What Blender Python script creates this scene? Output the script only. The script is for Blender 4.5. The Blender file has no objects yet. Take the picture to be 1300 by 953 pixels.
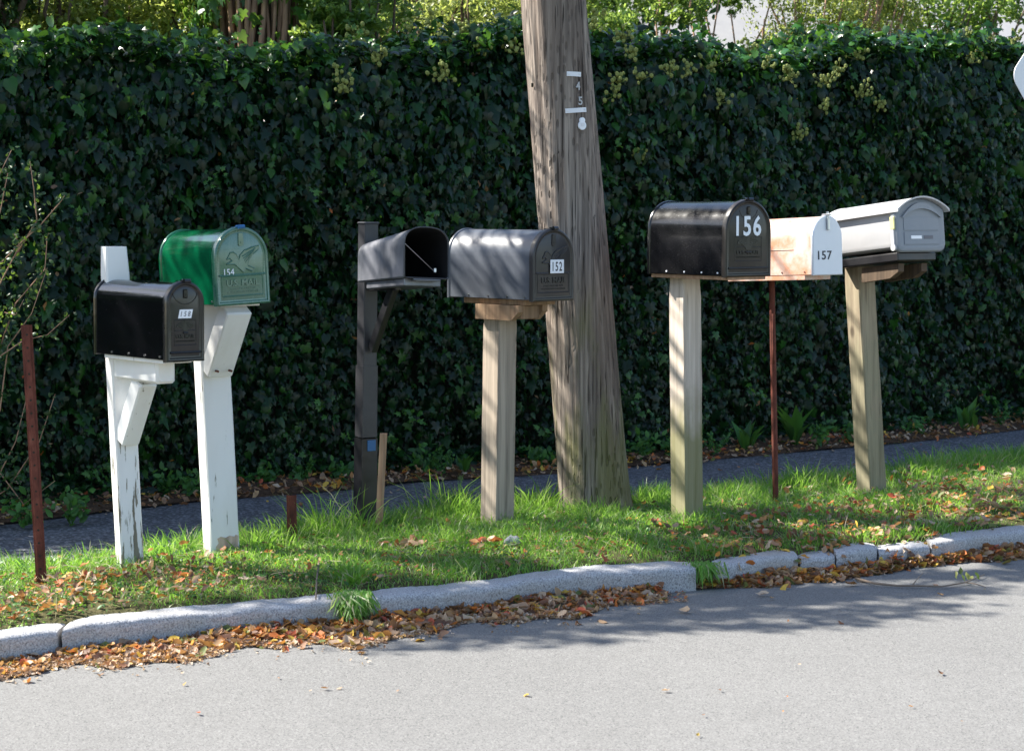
import bpy, math, random
import numpy as np
from mathutils import Vector, Matrix
rng = np.random.default_rng(7)
random.seed(7)
PI = math.pi
sc = bpy.context.scene
COL = sc.collection

# ------------------------------------------------------------------ camera
F = 2400.0
EYE = 1.47
PITCH = math.atan(161 / F)
cd = bpy.data.cameras.new('camera'); cam = bpy.data.objects.new('camera', cd); COL.objects.link(cam)
cam.location = (0, 0, EYE); cam.rotation_euler = (PI / 2 - PITCH, 0, 0)
cd.sensor_width = 36; cd.lens = 36 * F / 1300; cd.shift_y = -45.5 / 1300
cd.clip_start = .1; cd.clip_end = 2000
cd.dof.use_dof = True; cd.dof.focus_distance = 8.7; cd.dof.aperture_fstop = 6.3
sc.camera = cam
cp, sp = math.cos(PITCH), math.sin(PITCH)
def ray(px, py):
    a = (px - 650) / F; b = (431 - py) / F
    return np.array([a, cp + b * sp, -sp + b * cp])
def gnd(px, py, z=0.0):
    r = ray(px, py); t = (z - EYE) / r[2]; return np.array([r[0] * t, r[1] * t, z])
def dep(px, py, Y):
    r = ray(px, py); t = Y / r[1]; return np.array([r[0] * t, Y, EYE + r[2] * t])
def proj(P):
    x, y, z = P[0], P[1], P[2] - EYE
    c = y * cp - z * sp; u = y * sp + z * cp
    return 650 + F * x / c, 431 - F * u / c
def solve(fn, target, lo, hi):
    flo = fn(lo) - target
    for _ in range(50):
        m = (lo + hi) / 2; fm = fn(m) - target
        if (fm > 0) == (flo > 0): lo = m
        else: hi = m
    return (lo + hi) / 2

# ------------------------------------------------------------------ sun and sky
SUNH = np.array([.97, -.25]); SUNH /= np.linalg.norm(SUNH)      # horizontal travel of the light
ELEV = math.radians(43)
TAN = math.tan(ELEV)
w = bpy.data.worlds.new("World"); sc.world = w; w.use_nodes = True
nt = w.node_tree; nt.nodes.clear()
sky = nt.nodes.new('ShaderNodeTexSky'); sky.sky_type = 'NISHITA'; sky.sun_disc = False
sky.sun_elevation = ELEV; sky.sun_rotation = math.atan2(-SUNH[0], -SUNH[1])
bg = nt.nodes.new('ShaderNodeBackground'); bg.inputs[1].default_value = .1
out = nt.nodes.new('ShaderNodeOutputWorld')
nt.links.new(sky.outputs[0], bg.inputs[0]); nt.links.new(bg.outputs[0], out.inputs[0])
sd = bpy.data.lights.new('sun', 'SUN'); sd.energy = 5.0; sd.angle = math.radians(.53); sd.color = (1, .95, .86)
so = bpy.data.objects.new('sun', sd); COL.objects.link(so)
so.rotation_euler = Vector((SUNH[0], SUNH[1], -TAN)).to_track_quat('-Z', 'Y').to_euler()
so.location = (-8, 12, 12)
sc.view_settings.view_transform = 'Standard'; sc.view_settings.look = 'None'
sc.view_settings.exposure = 1.5; sc.view_settings.gamma = 1
sc.cycles.max_bounces = 6; sc.cycles.diffuse_bounces = 3; sc.cycles.glossy_bounces = 3; sc.cycles.transmission_bounces = 3
sc.cycles.caustics_reflective = False; sc.cycles.caustics_refractive = False

# ------------------------------------------------------------------ materials
class NT:
    def __init__(s, name):
        s.m = bpy.data.materials.new(name); s.m.use_nodes = True
        s.n = s.m.node_tree.nodes; s.l = s.m.node_tree.links
        s.p = s.n['Principled BSDF']; s.o = s.n['Material Output']
        s.tc = s.n.new('ShaderNodeTexCoord')
    def new(s, t, **kw):
        n = s.n.new(t)
        for k, v in kw.items(): setattr(n, k, v)
        return n
    def link(s, a, b): s.l.new(a, b)
    def mapped(s, scale=(1, 1, 1), rot=(0, 0, 0), co='Object'):
        m = s.new('ShaderNodeMapping'); m.inputs['Scale'].default_value = scale; m.inputs['Rotation'].default_value = rot
        s.link(s.tc.outputs[co], m.inputs[0]); return m.outputs[0]
    def noise(s, vec, scale=5, detail=4, rough=.55, dist=0):
        n = s.new('ShaderNodeTexNoise'); n.inputs['Scale'].default_value = scale
        n.inputs['Detail'].default_value = detail; n.inputs['Roughness'].default_value = rough; n.inputs['Distortion'].default_value = dist
        s.link(vec, n.inputs['Vector']); return n.outputs['Fac']
    def voro(s, vec, scale=5, feature='F1'):
        n = s.new('ShaderNodeTexVoronoi'); n.feature = feature; n.inputs['Scale'].default_value = scale
        s.link(vec, n.inputs['Vector']); return n
    def ramp(s, fac, stops, interp='LINEAR'):
        r = s.new('ShaderNodeValToRGB'); r.color_ramp.interpolation = interp
        e = r.color_ramp.elements
        while len(e) < len(stops): e.new(.5)
        for i, (p, c) in enumerate(stops):
            e[i].position = p; e[i].color = (c, c, c, 1) if isinstance(c, (int, float)) else (*c, 1)
        s.link(fac, r.inputs[0]); return r.outputs[0]
    def mix(s, fac, a, b, mode='MIX'):
        m = s.new('ShaderNodeMix', data_type='RGBA', blend_type=mode)
        for sock, v in ((m.inputs[0], fac), (m.inputs[6], a), (m.inputs[7], b)):
            if isinstance(v, bpy.types.NodeSocket): s.link(v, sock)
            elif isinstance(v, (int, float)): sock.default_value = v
            else: sock.default_value = (*v, 1)
        return m.outputs[2]
    def math(s, op, a, b=0.0):
        m = s.new('ShaderNodeMath', operation=op)
        for sock, v in ((m.inputs[0], a), (m.inputs[1], b)):
            if isinstance(v, bpy.types.NodeSocket): s.link(v, sock)
            else: sock.default_value = v
        return m.outputs[0]
    def bump(s, h, strength=.3, dist=.01):
        b = s.new('ShaderNodeBump'); b.inputs['Strength'].default_value = strength; b.inputs['Distance'].default_value = dist
        s.link(h, b.inputs['Height']); s.link(b.outputs[0], s.p.inputs['Normal']); return b
    def base(s, c):
        if isinstance(c, bpy.types.NodeSocket): s.link(c, s.p.inputs['Base Color'])
        else: s.p.inputs['Base Color'].default_value = (*c, 1)
    def set(s, rough=None, metal=None, spec=None, coat=None, coatr=None):
        for k, v in (('Roughness', rough), ('Metallic', metal), ('Specular IOR Level', spec), ('Coat Weight', coat), ('Coat Roughness', coatr)):
            if v is None: continue
            if isinstance(v, bpy.types.NodeSocket): s.link(v, s.p.inputs[k])
            else: s.p.inputs[k].default_value = v
        return s
    def geoz(s):
        x = s.new('ShaderNodeSeparateXYZ'); s.link(s.tc.outputs['Object'], x.inputs[0]); return x.outputs[2]

def simple(name, c, rough=.5, metal=0, spec=.5, c2=None, nscale=20, bump=0, bscale=40, coat=0):
    t = NT(name)
    if c2 is not None:
        t.base(t.mix(t.noise(t.mapped(), nscale, 5), c, c2))
    else: t.base(c)
    t.set(rough, metal, spec, coat)
    if bump: t.bump(t.noise(t.mapped(), bscale, 3), bump, .003)
    return t.m

def wood(name, c1, c2, dark=(.05, .035, .025), fine=55, checks=.6, moss=None, spec=.25, bumpd=.004, hz=None):
    t = NT(name)
    v = t.mapped((fine, fine, 1.6)); g = t.noise(v, 1, 6, .6, .4)
    v2 = t.mapped((14, 14, .7)); g2 = t.noise(v2, 1, 3)
    col = t.mix(t.ramp(g, [(.35, 0.), (.65, 1.)]), c1, c2)
    col = t.mix(t.math('MULTIPLY', t.ramp(g2, [(.45, 0.), (.7, 1.)]), .35), col, dark)
    v3 = t.mapped((60, 60, 3.2)); ck = t.noise(v3, 1, 2)
    ckm = t.ramp(ck, [(.63, 0.), (.70, 1.)])
    col = t.mix(t.math('MULTIPLY', ckm, checks), col, dark)
    kn = t.voro(t.mapped((5, 5, 2.6)), 1).outputs['Distance']
    col = t.mix(t.math('MULTIPLY', t.ramp(kn, [(.05, 1.), (.11, 0.)]), .8), col, dark)
    if moss:
        zz = t.geoz(); n = t.noise(t.mapped((6, 6, 3)), 1, 4)
        f = t.math('SUBTRACT', t.math('ADD', n, moss[1]), t.math('MULTIPLY', zz, moss[2]))
        col = t.mix(t.ramp(f, [(.45, 0.), (.75, moss[3])]), col, moss[0])
    t.base(col); t.set(.85, 0, spec)
    h = t.math('SUBTRACT', g, t.math('MULTIPLY', ckm, .9))
    t.bump(h, .6, bumpd)
    return t.m

def leafmat(name, cols, rough=.35, spec=.5, trans=.3, tcol=(.35, .55, .06), veins=False):
    t = NT(name)
    g = t.new('ShaderNodeNewGeometry')
    n = len(cols)
    c = t.ramp(g.outputs['Random Per Island'], [(i / n, k) for i, k in enumerate(cols)], 'CONSTANT')
    t.base(c); t.set(rough, 0, spec)
    tr = t.new('ShaderNodeBsdfTranslucent')
    t.link(t.mix(.6, c, tcol), tr.inputs[0])
    ms = t.new('ShaderNodeMixShader'); ms.inputs[0].default_value = trans
    t.link(t.p.outputs[0], ms.inputs[1]); t.link(tr.outputs[0], ms.inputs[2]); t.link(ms.outputs[0], t.o.inputs[0])
    return t.m

# painted metals
def paint(name, c, rough=.15, coat=.5, dust=.0, dustc=(.35, .34, .32), rust=0, spec=.4, wav=.22):
    t = NT(name)
    v = t.mapped()
    col = c
    d = t.noise(t.mapped((9, 9, 3)), 1, 6, .65)
    if dust: col = t.mix(t.math('MULTIPLY', t.ramp(d, [(.35, 0.), (.75, 1.)]), dust), c, dustc)
    if rust:
        r = t.noise(v, 7, 8, .7); col = t.mix(t.math('MULTIPLY', t.ramp(r, [(.40, 0.), (.60, .9)]), rust), col, (.60, .25, .13))
        r2 = t.noise(v, 30, 5, .7); col = t.mix(t.ramp(r2, [(.66, 0.), (.72, min(1, rust))]), col, (.32, .1, .04))
    t.base(col)
    sc_ = t.noise(t.mapped((6, 60, 160)), 1, 3, .7)
    t.set(t.math('ADD', t.math('ADD', rough, t.math('MULTIPLY', d, .14)), t.math('MULTIPLY', t.ramp(sc_, [(.6, 0.), (.72, 1.)]), .18)), 0, spec, coat, .08)
    t.bump(t.noise(t.mapped((3, 2, 3)), 2.2, 2), wav, .02)
    return t.m

MT = {}
MT['black_gloss'] = paint('gloss_black_enamel', (.003, .003, .004), .06, .5, .0)
MT['black_door'] = paint('satin_black_enamel', (.008, .008, .009), .22, .3, .05)
MT['black_dusty'] = paint('dusty_black_enamel', (.003, .003, .004), .16, .4, .02)
MT['black_dusty_door'] = paint('brown_dusted_black_enamel', (.012, .010, .009), .3, .2, .12, (.2, .15, .11))
MT['grey_metal'] = paint('faded_grey_enamel', (.075, .085, .105), .33, .1, .12, (.3, .3, .32), spec=.7)
MT['grey_door'] = paint('grey_brown_enamel', (.032, .029, .029), .3, .1, .12, (.17, .15, .13), spec=.5)
MT['green_gloss'] = paint('gloss_green_enamel', (.001, .085, .034), .05, .8, .0, wav=.3)
MT['green_door'] = paint('green_door_enamel', (.014, .11, .06), .2, .5, .28, (.30, .42, .36), spec=.9)
MT['rusty_white'] = paint('rusting_white_enamel', (.62, .53, .48), .4, .15, .0, rust=1.0)
MT['white_paint_metal'] = paint('white_enamel', (.74, .77, .82), .35, .2, .0)
MT['grey_plastic'] = paint('weathered_grey_plastic', (.43, .43, .44), .42, 0, .25, (.6, .58, .56))
MT['grey_plastic_dark'] = paint('blue_grey_plastic', (.22, .245, .28), .45, 0, .2, (.32, .32, .34))
MT['black_plastic'] = paint('black_plastic', (.06, .065, .078), .36, .25, .35, (.4, .4, .45), spec=1.0)
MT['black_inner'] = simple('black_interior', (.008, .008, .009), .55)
MT['black_post'] = paint('black_post_sleeve', (.006, .006, .008), .33, .1, .12, (.08, .08, .09), spec=.6)
MT['gray_post'] = paint('grey_post_sleeve', (.026, .026, .030), .36, .05, .10, (.09, .09, .10), spec=.6)
MT['chrome'] = simple('steel', (.55, .55, .56), .3, 1)
MT['ink'] = simple('black_ink', (.015, .015, .03), .5)
MT['ink_grey'] = simple('faded_ink', (.12, .12, .14), .5)
MT['white'] = simple('white_sticker', (.85, .86, .9), .4)
MT['white_num'] = simple('white_vinyl_digits', (.8, .83, .88), .4)
MT['blue_cap'] = simple('blue_plastic', (.02, .12, .3), .3)
MT['yellowish'] = simple('yellowed_plastic', (.62, .6, .28), .4)
MT['aluminium'] = simple('weathered_aluminium', (.7, .7, .74), .45, .1, c2=(.75, .75, .78), nscale=6)
def rustmat():
    t = NT('rusty_steel'); n = t.noise(t.mapped((12, 12, 5)), 2, 7, .7)
    t.base(t.ramp(n, [(.3, (.05, .016, .011)), (.55, (.15, .045, .03)), (.75, (.24, .09, .06))]))
    t.set(.8, .1, .3); t.bump(n, .5, .003); return t.m
MT['rust'] = rustmat()
MT['wood152'] = wood('pale_grey_timber', (.46, .38, .30), (.30, .25, .2), checks=.35, bumpd=.0015)
MT['wood_brown'] = wood('brown_timber', (.36, .24, .15), (.24, .15, .09), checks=.3, bumpd=.0015)
MT['wood156'] = wood('mossy_timber', (.62, .54, .46), (.44, .37, .30), checks=.3, moss=((.17, .17, .06), 1.08, 1.75, .75), bumpd=.0015)
MT['wood_last'] = wood('weathered_tan_timber', (.38, .32, .22), (.25, .2, .14), checks=.4, moss=((.22, .23, .14), .5, .5, .4), bumpd=.002)
MT['wood_shaded'] = wood('shade_toned_timber', (.13, .09, .06), (.07, .05, .035), checks=.3, bumpd=.0015)  # brown timber, with the shade on the grey box's arms put into its colour
MT['stake'] = wood('split_pine', (.42, .27, .17), (.30, .18, .11), checks=.2, bumpd=.001)
def polemat():
    t = NT('creosoted_pine')
    g = t.noise(t.mapped((70, 70, 1.3)), 1, 6, .62, .3); g2 = t.noise(t.mapped((16, 16, .6)), 1, 4, .6); g3 = t.noise(t.mapped((4, 4, 1.2)), 1, 4)
    col = t.mix(t.ramp(g, [(.36, 0.), (.64, 1.)]), (.115, .095, .08), (.37, .31, .26))
    col = t.mix(t.math('MULTIPLY', t.ramp(g2, [(.42, 0.), (.62, 1.)]), .7), col, (.10, .075, .062))
    col = t.mix(t.ramp(g3, [(.55, 0.), (.75, .3)]), col, (.32, .22, .16))
    ck = t.noise(t.mapped((85, 85, 2.2)), 1, 2); ckm = t.ramp(ck, [(.62, 0.), (.67, 1.)])
    vo = t.voro(t.mapped((42, 42, 13)), 1).outputs['Distance']; z = t.geoz()
    area = t.math('MULTIPLY', t.ramp(t.noise(t.mapped((3, 3, 1)), 1, 3), [(.46, 0.), (.60, 1.)]), t.ramp(t.math('MULTIPLY', z, .33), [(.0, .95), (.5, .95), (.65, .5)]))
    pit = t.math('MULTIPLY', t.ramp(vo, [(.20, 1.), (.30, 0.)]), area)
    dk = t.math('MAXIMUM', ckm, pit)
    col = t.mix(t.math('MULTIPLY', dk, .8), col, (.014, .010, .008))
    n = t.noise(t.mapped((7, 7, 2)), 1, 5); f = t.math('SUBTRACT', t.math('ADD', n, .16), t.math('MULTIPLY', z, .22))
    col = t.mix(t.ramp(f, [(.5, 0.), (.68, .6)]), col, (.17, .17, .06))
    t.base(col); t.set(.85, 0, .25)
    t.bump(t.math('SUBTRACT', g, t.math('MULTIPLY', dk, 1.2)), .9, .009); return t.m
MT['pole'] = polemat()
def peel(name, amt, zf):
    t = NT(name)
    z = t.geoz()
    n = t.noise(t.mapped((58, 58, 6)), 1, 6, .62)
    f = t.math('SUBTRACT', t.math('ADD', n, amt), t.math('MULTIPLY', z, zf))
    m = t.ramp(f, [(.60, 0.), (.63, 1.)])
    d = t.noise(t.mapped((8, 8, 2)), 1, 5)
    wht = t.mix(t.ramp(d, [(.4, 0.), (.8, .35)]), (.80, .80, .78), (.55, .5, .42))
    g = t.noise(t.mapped((70, 70, 3)), 1, 4)
    wd = t.mix(g, (.3, .27, .2), (.1, .09, .07))
    t.base(t.mix(m, wht, wd)); t.set(.55, 0, .4)
    t.bump(t.math('SUBTRACT', t.math('MULTIPLY', g, .15), m), .5, .002); return t.m
MT['peeling'] = peel('peeling_white_paint', .10, .17)
MT['white_wood'] = peel('white_painted_timber', -.04, .03)
MT['granite'] = None
def granite():
    t = NT('granite'); v = t.mapped()
    a = t.noise(v, 160, 3, .7); b = t.noise(v, 45, 4, .7); c = t.noise(v, 3, 4)
    col = t.ramp(a, [(.3, (.12, .12, .13)), (.48, (.38, .38, .39)), (.62, (.52, .52, .53)), (.75, (.68, .68, .68))])
    col = t.mix(t.ramp(c, [(.48, 0.), (.75, .45)]), col, (.34, .28, .2))
    col = t.mix(t.ramp(b, [(.62, 0.), (.7, .5)]), col, (.12, .12, .12))
    t.base(col); t.set(.8, 0, .3); t.bump(t.math('ADD', b, t.math('MULTIPLY', a, .4)), .8, .006); return t.m
MT['granite'] = granite()
def asphalt(name, c1, c2, sp1, patch, seam=False, agg=420):
    t = NT(name); v = t.mapped()
    a = t.noise(v, 110, 3, .8); b = t.noise(v, .9, 5, .6)
    vo = t.voro(v, agg / 2.4).outputs['Color']
    sv = t.new('ShaderNodeSeparateColor'); t.link(vo, sv.inputs[0])
    col = t.mix(b, c1, c2)
    col = t.mix(t.ramp(sv.outputs[0], [(.0, 0.), (.55, 0.), (1., .75)]), col, sp1)
    col = t.mix(t.ramp(sv.outputs[1], [(.68, 0.), (.95, .6)]), col, tuple(x * .35 for x in c1))
    col = t.mix(t.ramp(t.noise(v, 5, 6, .7), [(.5, 0.), (.8, .3)]), col, patch)
    t.base(col); t.set(.88, 0, .25); t.bump(t.math('ADD', sv.outputs[0], a), .4, .003); return t.m
MT['road'] = asphalt('worn_light_asphalt', (.155, .154, .15), (.205, .203, .197), (.28, .275, .265), (.125, .123, .118), agg=560)
MT['path'] = asphalt('dark_footpath_asphalt', (.075, .08, .09), (.10, .105, .12), (.3, .31, .34), (.05, .05, .05), agg=200)
def soil(name, stops, sc_=12):
    t = NT(name); n = t.noise(t.mapped(), sc_, 8, .7); n2 = t.noise(t.mapped(), 90, 3)
    t.base(t.ramp(t.mix(.4, n, n2), stops)); t.set(.95, 0, .15); t.bump(n2, .8, .01); return t.m
MT['soil'] = soil('grassy_soil', [(.35, (.035, .03, .016)), (.5, (.07, .07, .028)), (.65, (.13, .10, .055))])
MT['litterbed'] = soil('litter_soil', [(.35, (.03, .02, .014)), (.5, (.09, .055, .035)), (.65, (.17, .11, .07))], 30)
MT['lawn'] = soil('lawn', [(.35, (.03, .05, .012)), (.5, (.06, .09, .02)), (.65, (.1, .12, .04))])
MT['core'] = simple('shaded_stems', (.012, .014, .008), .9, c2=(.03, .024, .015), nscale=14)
MT['bark'] = wood('brown_bark', (.16, .11, .075), (.07, .05, .035), fine=25, checks=.6, bumpd=.01)
MT['stem'] = wood('pale_vine_stem', (.42, .26, .17), (.25, .15, .1), fine=40, checks=.3)
MT['twig'] = simple('dead_twig', (.12, .085, .06), .8, c2=(.28, .22, .17), nscale=30)
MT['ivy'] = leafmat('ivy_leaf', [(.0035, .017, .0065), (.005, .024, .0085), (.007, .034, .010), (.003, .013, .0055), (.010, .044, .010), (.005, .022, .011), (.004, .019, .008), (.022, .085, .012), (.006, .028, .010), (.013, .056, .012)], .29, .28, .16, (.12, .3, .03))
MT['ivy_crest_sunlit'] = leafmat('sunlit_ivy_tint', [(.02, .075, .015), (.03, .105, .018), (.015, .055, .014), (.045, .14, .025), (.025, .09, .02)], .27, .5, .25, (.2, .45, .05))  # brighter greens: sunlight on the crest put into the leaf colour
MT['ivy_bright'] = leafmat('young_ivy_leaf', [(.035, .12, .02), (.05, .16, .025), (.03, .1, .02), (.07, .19, .03)], .35, .5, .35)
MT['umbel'] = simple('ivy_flower', (.30, .30, .08), .8, c2=(.12, .18, .04), nscale=60, bump=.5, bscale=200)
MT['bush_yellow'] = leafmat('yellow_green_leaf', [(.13, .19, .03), (.18, .23, .04), (.08, .14, .02), (.26, .27, .09), (.06, .11, .02), (.035, .07, .015)], .42, .5, .5, (.75, .85, .2))
MT['bush_green'] = leafmat('fresh_green_leaf', [(.05, .12, .02), (.08, .17, .03), (.035, .09, .015), (.12, .2, .05)], .38, .5, .48, (.6, .8, .15))
MT['bush_dark'] = leafmat('dark_green_leaf', [(.02, .05, .015), (.03, .07, .02), (.04, .09, .025), (.015, .035, .012)], .45, .4, .3, (.2, .4, .05))
MT['shrub'] = leafmat('small_shrub_leaf', [(.015, .055, .014), (.022, .075, .017), (.014, .045, .014)], .4, .5, .35)
MT['weed'] = leafmat('weed_leaf', [(.04, .13, .03), (.05, .17, .03), (.03, .1, .03), (.07, .2, .04)], .45, .4, .35)
MT['grass'] = leafmat('grass_blade', [(.08, .22, .02), (.10, .28, .03), (.06, .17, .02), (.13, .32, .04), (.16, .32, .06), (.20, .31, .08), (.34, .36, .17), (.42, .38, .26), (.09, .24, .03), (.045, .13, .02)], .38, .5, .45, (.5, .9, .1))
MT['dead'] = leafmat('fallen_leaf', [(.46, .34, .24), (.52, .38, .26), (.34, .20, .12), (.42, .28, .17), (.30, .14, .06), (.22, .10, .055), (.44, .22, .08), (.17, .09, .06), (.46, .30, .16), (.28, .16, .10), (.55, .24, .04), (.14, .075, .05), (.38, .25, .16), (.62, .42, .07), (.5, .15, .04), (.22, .13, .08), (.13, .17, .05), (.56, .44, .32), (.48, .1, .05)], .6, .35, .25, (.7, .35, .08))
MT['chips'] = leafmat('leaf_crumbs', [(.5, .38, .27), (.56, .45, .34), (.4, .26, .16), (.3, .17, .1), (.6, .5, .4), (.2, .12, .08), (.5, .3, .1), (.35, .25, .17)], .7, .3, .2, (.6, .4, .2))
MT['roof'] = simple('pale_shingle', (.26, .26, .275), .8, c2=(.36, .355, .35), nscale=8)
MT['white_wall'] = simple('white_wall', (.78, .77, .74), .7)

# ------------------------------------------------------------------ object helpers
def tag(o, label=None, cat=None, group=None, kind=None):
    if label: o['label'] = label
    if cat: o['category'] = cat
    if group: o['group'] = group
    if kind: o['kind'] = kind
    return o
def thing(name, loc, rz=0, label=None, cat=None, group=None):
    o = bpy.data.objects.new(name, None); COL.objects.link(o); o.empty_display_size = .1
    o.location = tuple(float(v) for v in loc); o.rotation_euler = (0, 0, rz)
    return tag(o, label, cat, group)
def meshobj(name, verts, faces, mat, parent=None, smooth=False, loc=None):
    me = bpy.data.meshes.new(name)
    if isinstance(faces, np.ndarray):
        n, k = faces.shape
        me.vertices.add(len(verts)); me.vertices.foreach_set('co', np.asarray(verts, dtype=np.float32).ravel())
        me.loops.add(n * k); me.loops.foreach_set('vertex_index', faces.astype(np.int32).ravel())
        me.polygons.add(n); me.polygons.foreach_set('loop_start', np.arange(0, n * k, k, dtype=np.int32))
        me.polygons.foreach_set('loop_total', np.full(n, k, dtype=np.int32))
        me.update(calc_edges=True)
    else:
        me.from_pydata([tuple(map(float, v)) for v in verts], [], faces)
    me.validate()
    if smooth: me.polygons.foreach_set('use_smooth', [True] * len(me.polygons))
    me.materials.append(mat); me.update()
    o = bpy.data.objects.new(name, me); COL.objects.link(o)
    if parent: o.parent = parent
    if loc is not None: o.location = tuple(float(v) for v in loc)
    return o
class MB:
    def __init__(s): s.v = []; s.f = []
    def add(s, vs, fs):
        b = len(s.v); s.v += [tuple(map(float, v)) for v in vs]; s.f += [tuple(i + b for i in f) for f in fs]
    def box(s, c, size, ch=0.0, M=None):
        x, y, z = (d / 2 for d in size); c = np.array(c, float); k = min(ch, x * .9, y * .9, z * .9)
        if k <= 0:
            vs = [(a * x, b * y, d * z) for a in (-1, 1) for b in (-1, 1) for d in (-1, 1)]
            fs = [(0, 1, 3, 2), (4, 6, 7, 5), (0, 4, 5, 1), (2, 3, 7, 6), (0, 2, 6, 4), (1, 5, 7, 3)]
        else:
            ring = lambda X, Y, Z: [(X, Y - k, Z), (X - k, Y, Z), (-X + k, Y, Z), (-X, Y - k, Z), (-X, -Y + k, Z), (-X + k, -Y, Z), (X - k, -Y, Z), (X, -Y + k, Z)]
            vs = []
            for (ins, Z) in ((k, -z), (0, -z + k), (0, z - k), (k, z)): vs += ring(x - ins, y - ins, Z)
            fs = [tuple(range(7, -1, -1)), tuple(range(24, 32))]
            for r in range(3):
                for i in range(8): j = (i + 1) % 8; fs.append((r * 8 + i, r * 8 + j, r * 8 + 8 + j, r * 8 + 8 + i))
        vs = [np.array(v) for v in vs]
        if M is not None: vs = [np.array(M @ Vector(v)) for v in vs]
        s.add([v + c for v in vs], fs); return s
    def beam(s, a, b, wx, wy, up=(0, 0, 1), ch=.004):
        a = Vector(a); b = Vector(b); z = (b - a).normalized(); x = Vector(up).cross(z).normalized(); y = z.cross(x)
        M = Matrix((x, y, z)).transposed()
        return s.box((a + b) / 2, (wx, wy, (b - a).length), ch, M)
    def tube(s, pts, rad, n=8, cap=True):
        pts = [Vector(p) for p in pts]
        if isinstance(rad, (int, float)): rad = [rad] * len(pts)
        b = len(s.v); prev = None
        for i, p in enumerate(pts):
            d = (pts[min(i + 1, len(pts) - 1)] - pts[max(i - 1, 0)]).normalized()
            ref = prev if prev is not None else (Vector((1, 0, 0)) if abs(d.x) < .8 else Vector((0, 1, 0)))
            x = (ref - d * ref.dot(d)).normalized(); prev = x; y = d.cross(x)
            for k in range(n):
                a = 2 * PI * k / n; s.v.append(tuple(p + (x * math.cos(a) + y * math.sin(a)) * rad[i]))
        for i in range(len(pts) - 1):
            for k in range(n):
                j = (k + 1) % n; s.f.append((b + i * n + k, b + i * n + j, b + (i + 1) * n + j, b + (i + 1) * n + k))
        if cap:
            s.f.append(tuple(b + k for k in range(n - 1, -1, -1))); s.f.append(tuple(b + (len(pts) - 1) * n + k for k in range(n)))
        return s
    def loft(s, rings, cap0=True, cap1=True, closed=True):
        b = len(s.v); n = len(rings[0])
        for r in rings: s.v += [tuple(map(float, v)) for v in r]
        for i in range(len(rings) - 1):
            for k in range(n if closed else n - 1):
                j = (k + 1) % n; s.f.append((b + i * n + k, b + i * n + j, b + (i + 1) * n + j, b + (i + 1) * n + k))
        if cap0: s.f.append(tuple(b + k for k in range(n - 1, -1, -1)))
        if cap1: s.f.append(tuple(b + (len(rings) - 1) * n + k for k in range(n)))
        return s
    def poly(s, pts, y0, y1):          # prism of an outline in the XZ plane
        s.loft([[(x, y1, z) for x, z in pts], [(x, y0, z) for x, z in pts]]); return s
    def build(s, name, mat, parent=None, smooth=False, loc=None, auto=None):
        o = meshobj(name, s.v, s.f, mat, parent, smooth or auto is not None, loc)
        import bmesh
        bm = bmesh.new(); bm.from_mesh(o.data); bmesh.ops.recalc_face_normals(bm, faces=bm.faces)
        if auto is not None:
            for e in bm.edges:
                if len(e.link_faces) == 2 and e.calc_face_angle(0) > math.radians(auto): e.smooth = False
        bm.to_mesh(o.data); bm.free(); return o

def text(name, s, W, H, mat, parent, loc, ext=.001, shear=0, bold=0, space=1.0):
    c = bpy.data.curves.new('t', 'FONT'); c.body = s; c.size = 1; c.extrude = .01; c.shear = shear; c.offset = bold; c.space_character = space
    c.resolution_u = 3
    o = bpy.data.objects.new('t', c); COL.objects.link(o)
    dg = bpy.context.evaluated_depsgraph_get(); dg.update()
    me = bpy.data.meshes.new_from_object(o.evaluated_get(dg)); bpy.data.objects.remove(o); bpy.data.curves.remove(c)
    n = len(me.vertices); co = np.empty(n * 3, np.float32); me.vertices.foreach_get('co', co); co = co.reshape(-1, 3)
    lo, hi = co.min(0), co.max(0); q = (co - (lo + hi) / 2)
    q[:, 0] *= W / (hi[0] - lo[0]); q[:, 1] *= H / (hi[1] - lo[1]); q[:, 2] *= ext / .01
    r = np.stack([q[:, 0], -q[:, 2], q[:, 1]], 1)
    me.vertices.foreach_set('co', r.ravel()); me.name = name; me.materials.clear(); me.materials.append(mat); me.update()
    ob = bpy.data.objects.new(name, me); COL.objects.link(ob); ob.parent = parent; ob.location = loc
    return ob

# ---- leaf scattering
def nrm(a): return a / np.maximum(np.linalg.norm(a, axis=1, keepdims=True), 1e-9)
def leaves(P, T, N, S, tv, tf):
    T = nrm(T); N = nrm(N - T * (N * T).sum(1, keepdims=True)); X = np.cross(T, N)
    tv = np.array(tv, float); S = np.asarray(S).reshape(-1, 1, 1)
    V = P[:, None, :] + S * (X[:, None, :] * tv[None, :, 0:1] + T[:, None, :] * tv[None, :, 1:2] + N[:, None, :] * tv[None, :, 2:3])
    Fc = (np.array(tf)[None] + (np.arange(len(P)) * len(tv))[:, None, None]).reshape(-1, len(tf[0]))
    return V.reshape(-1, 3), Fc
def merge(parts):
    vs, fs, b = [], [], 0
    for v, f in parts:
        vs.append(v); fs.append(f + b); b += len(v)
    return np.concatenate(vs), np.concatenate(fs)
_h = [(0, -.30, .02), (.20, -.46, -.05), (.47, -.30, -.10), (.30, -.06, -.03), (.52, .18, -.13), (.21, .20, -.03), (0, .68, -.12)]
IVY_V = _h + [(-x, y, z) for x, y, z in _h[5:0:-1]] + [(0, .0, .05)]
IVY_F = [(12, i, (i + 1) % 12) for i in range(12)]
OV_V = [(0, -.5, 0), (.26, -.2, -.05), (.22, .18, -.04), (0, .5, -.1), (-.22, .18, -.04), (-.26, -.2, -.05), (0, -.05, .06)]
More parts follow.
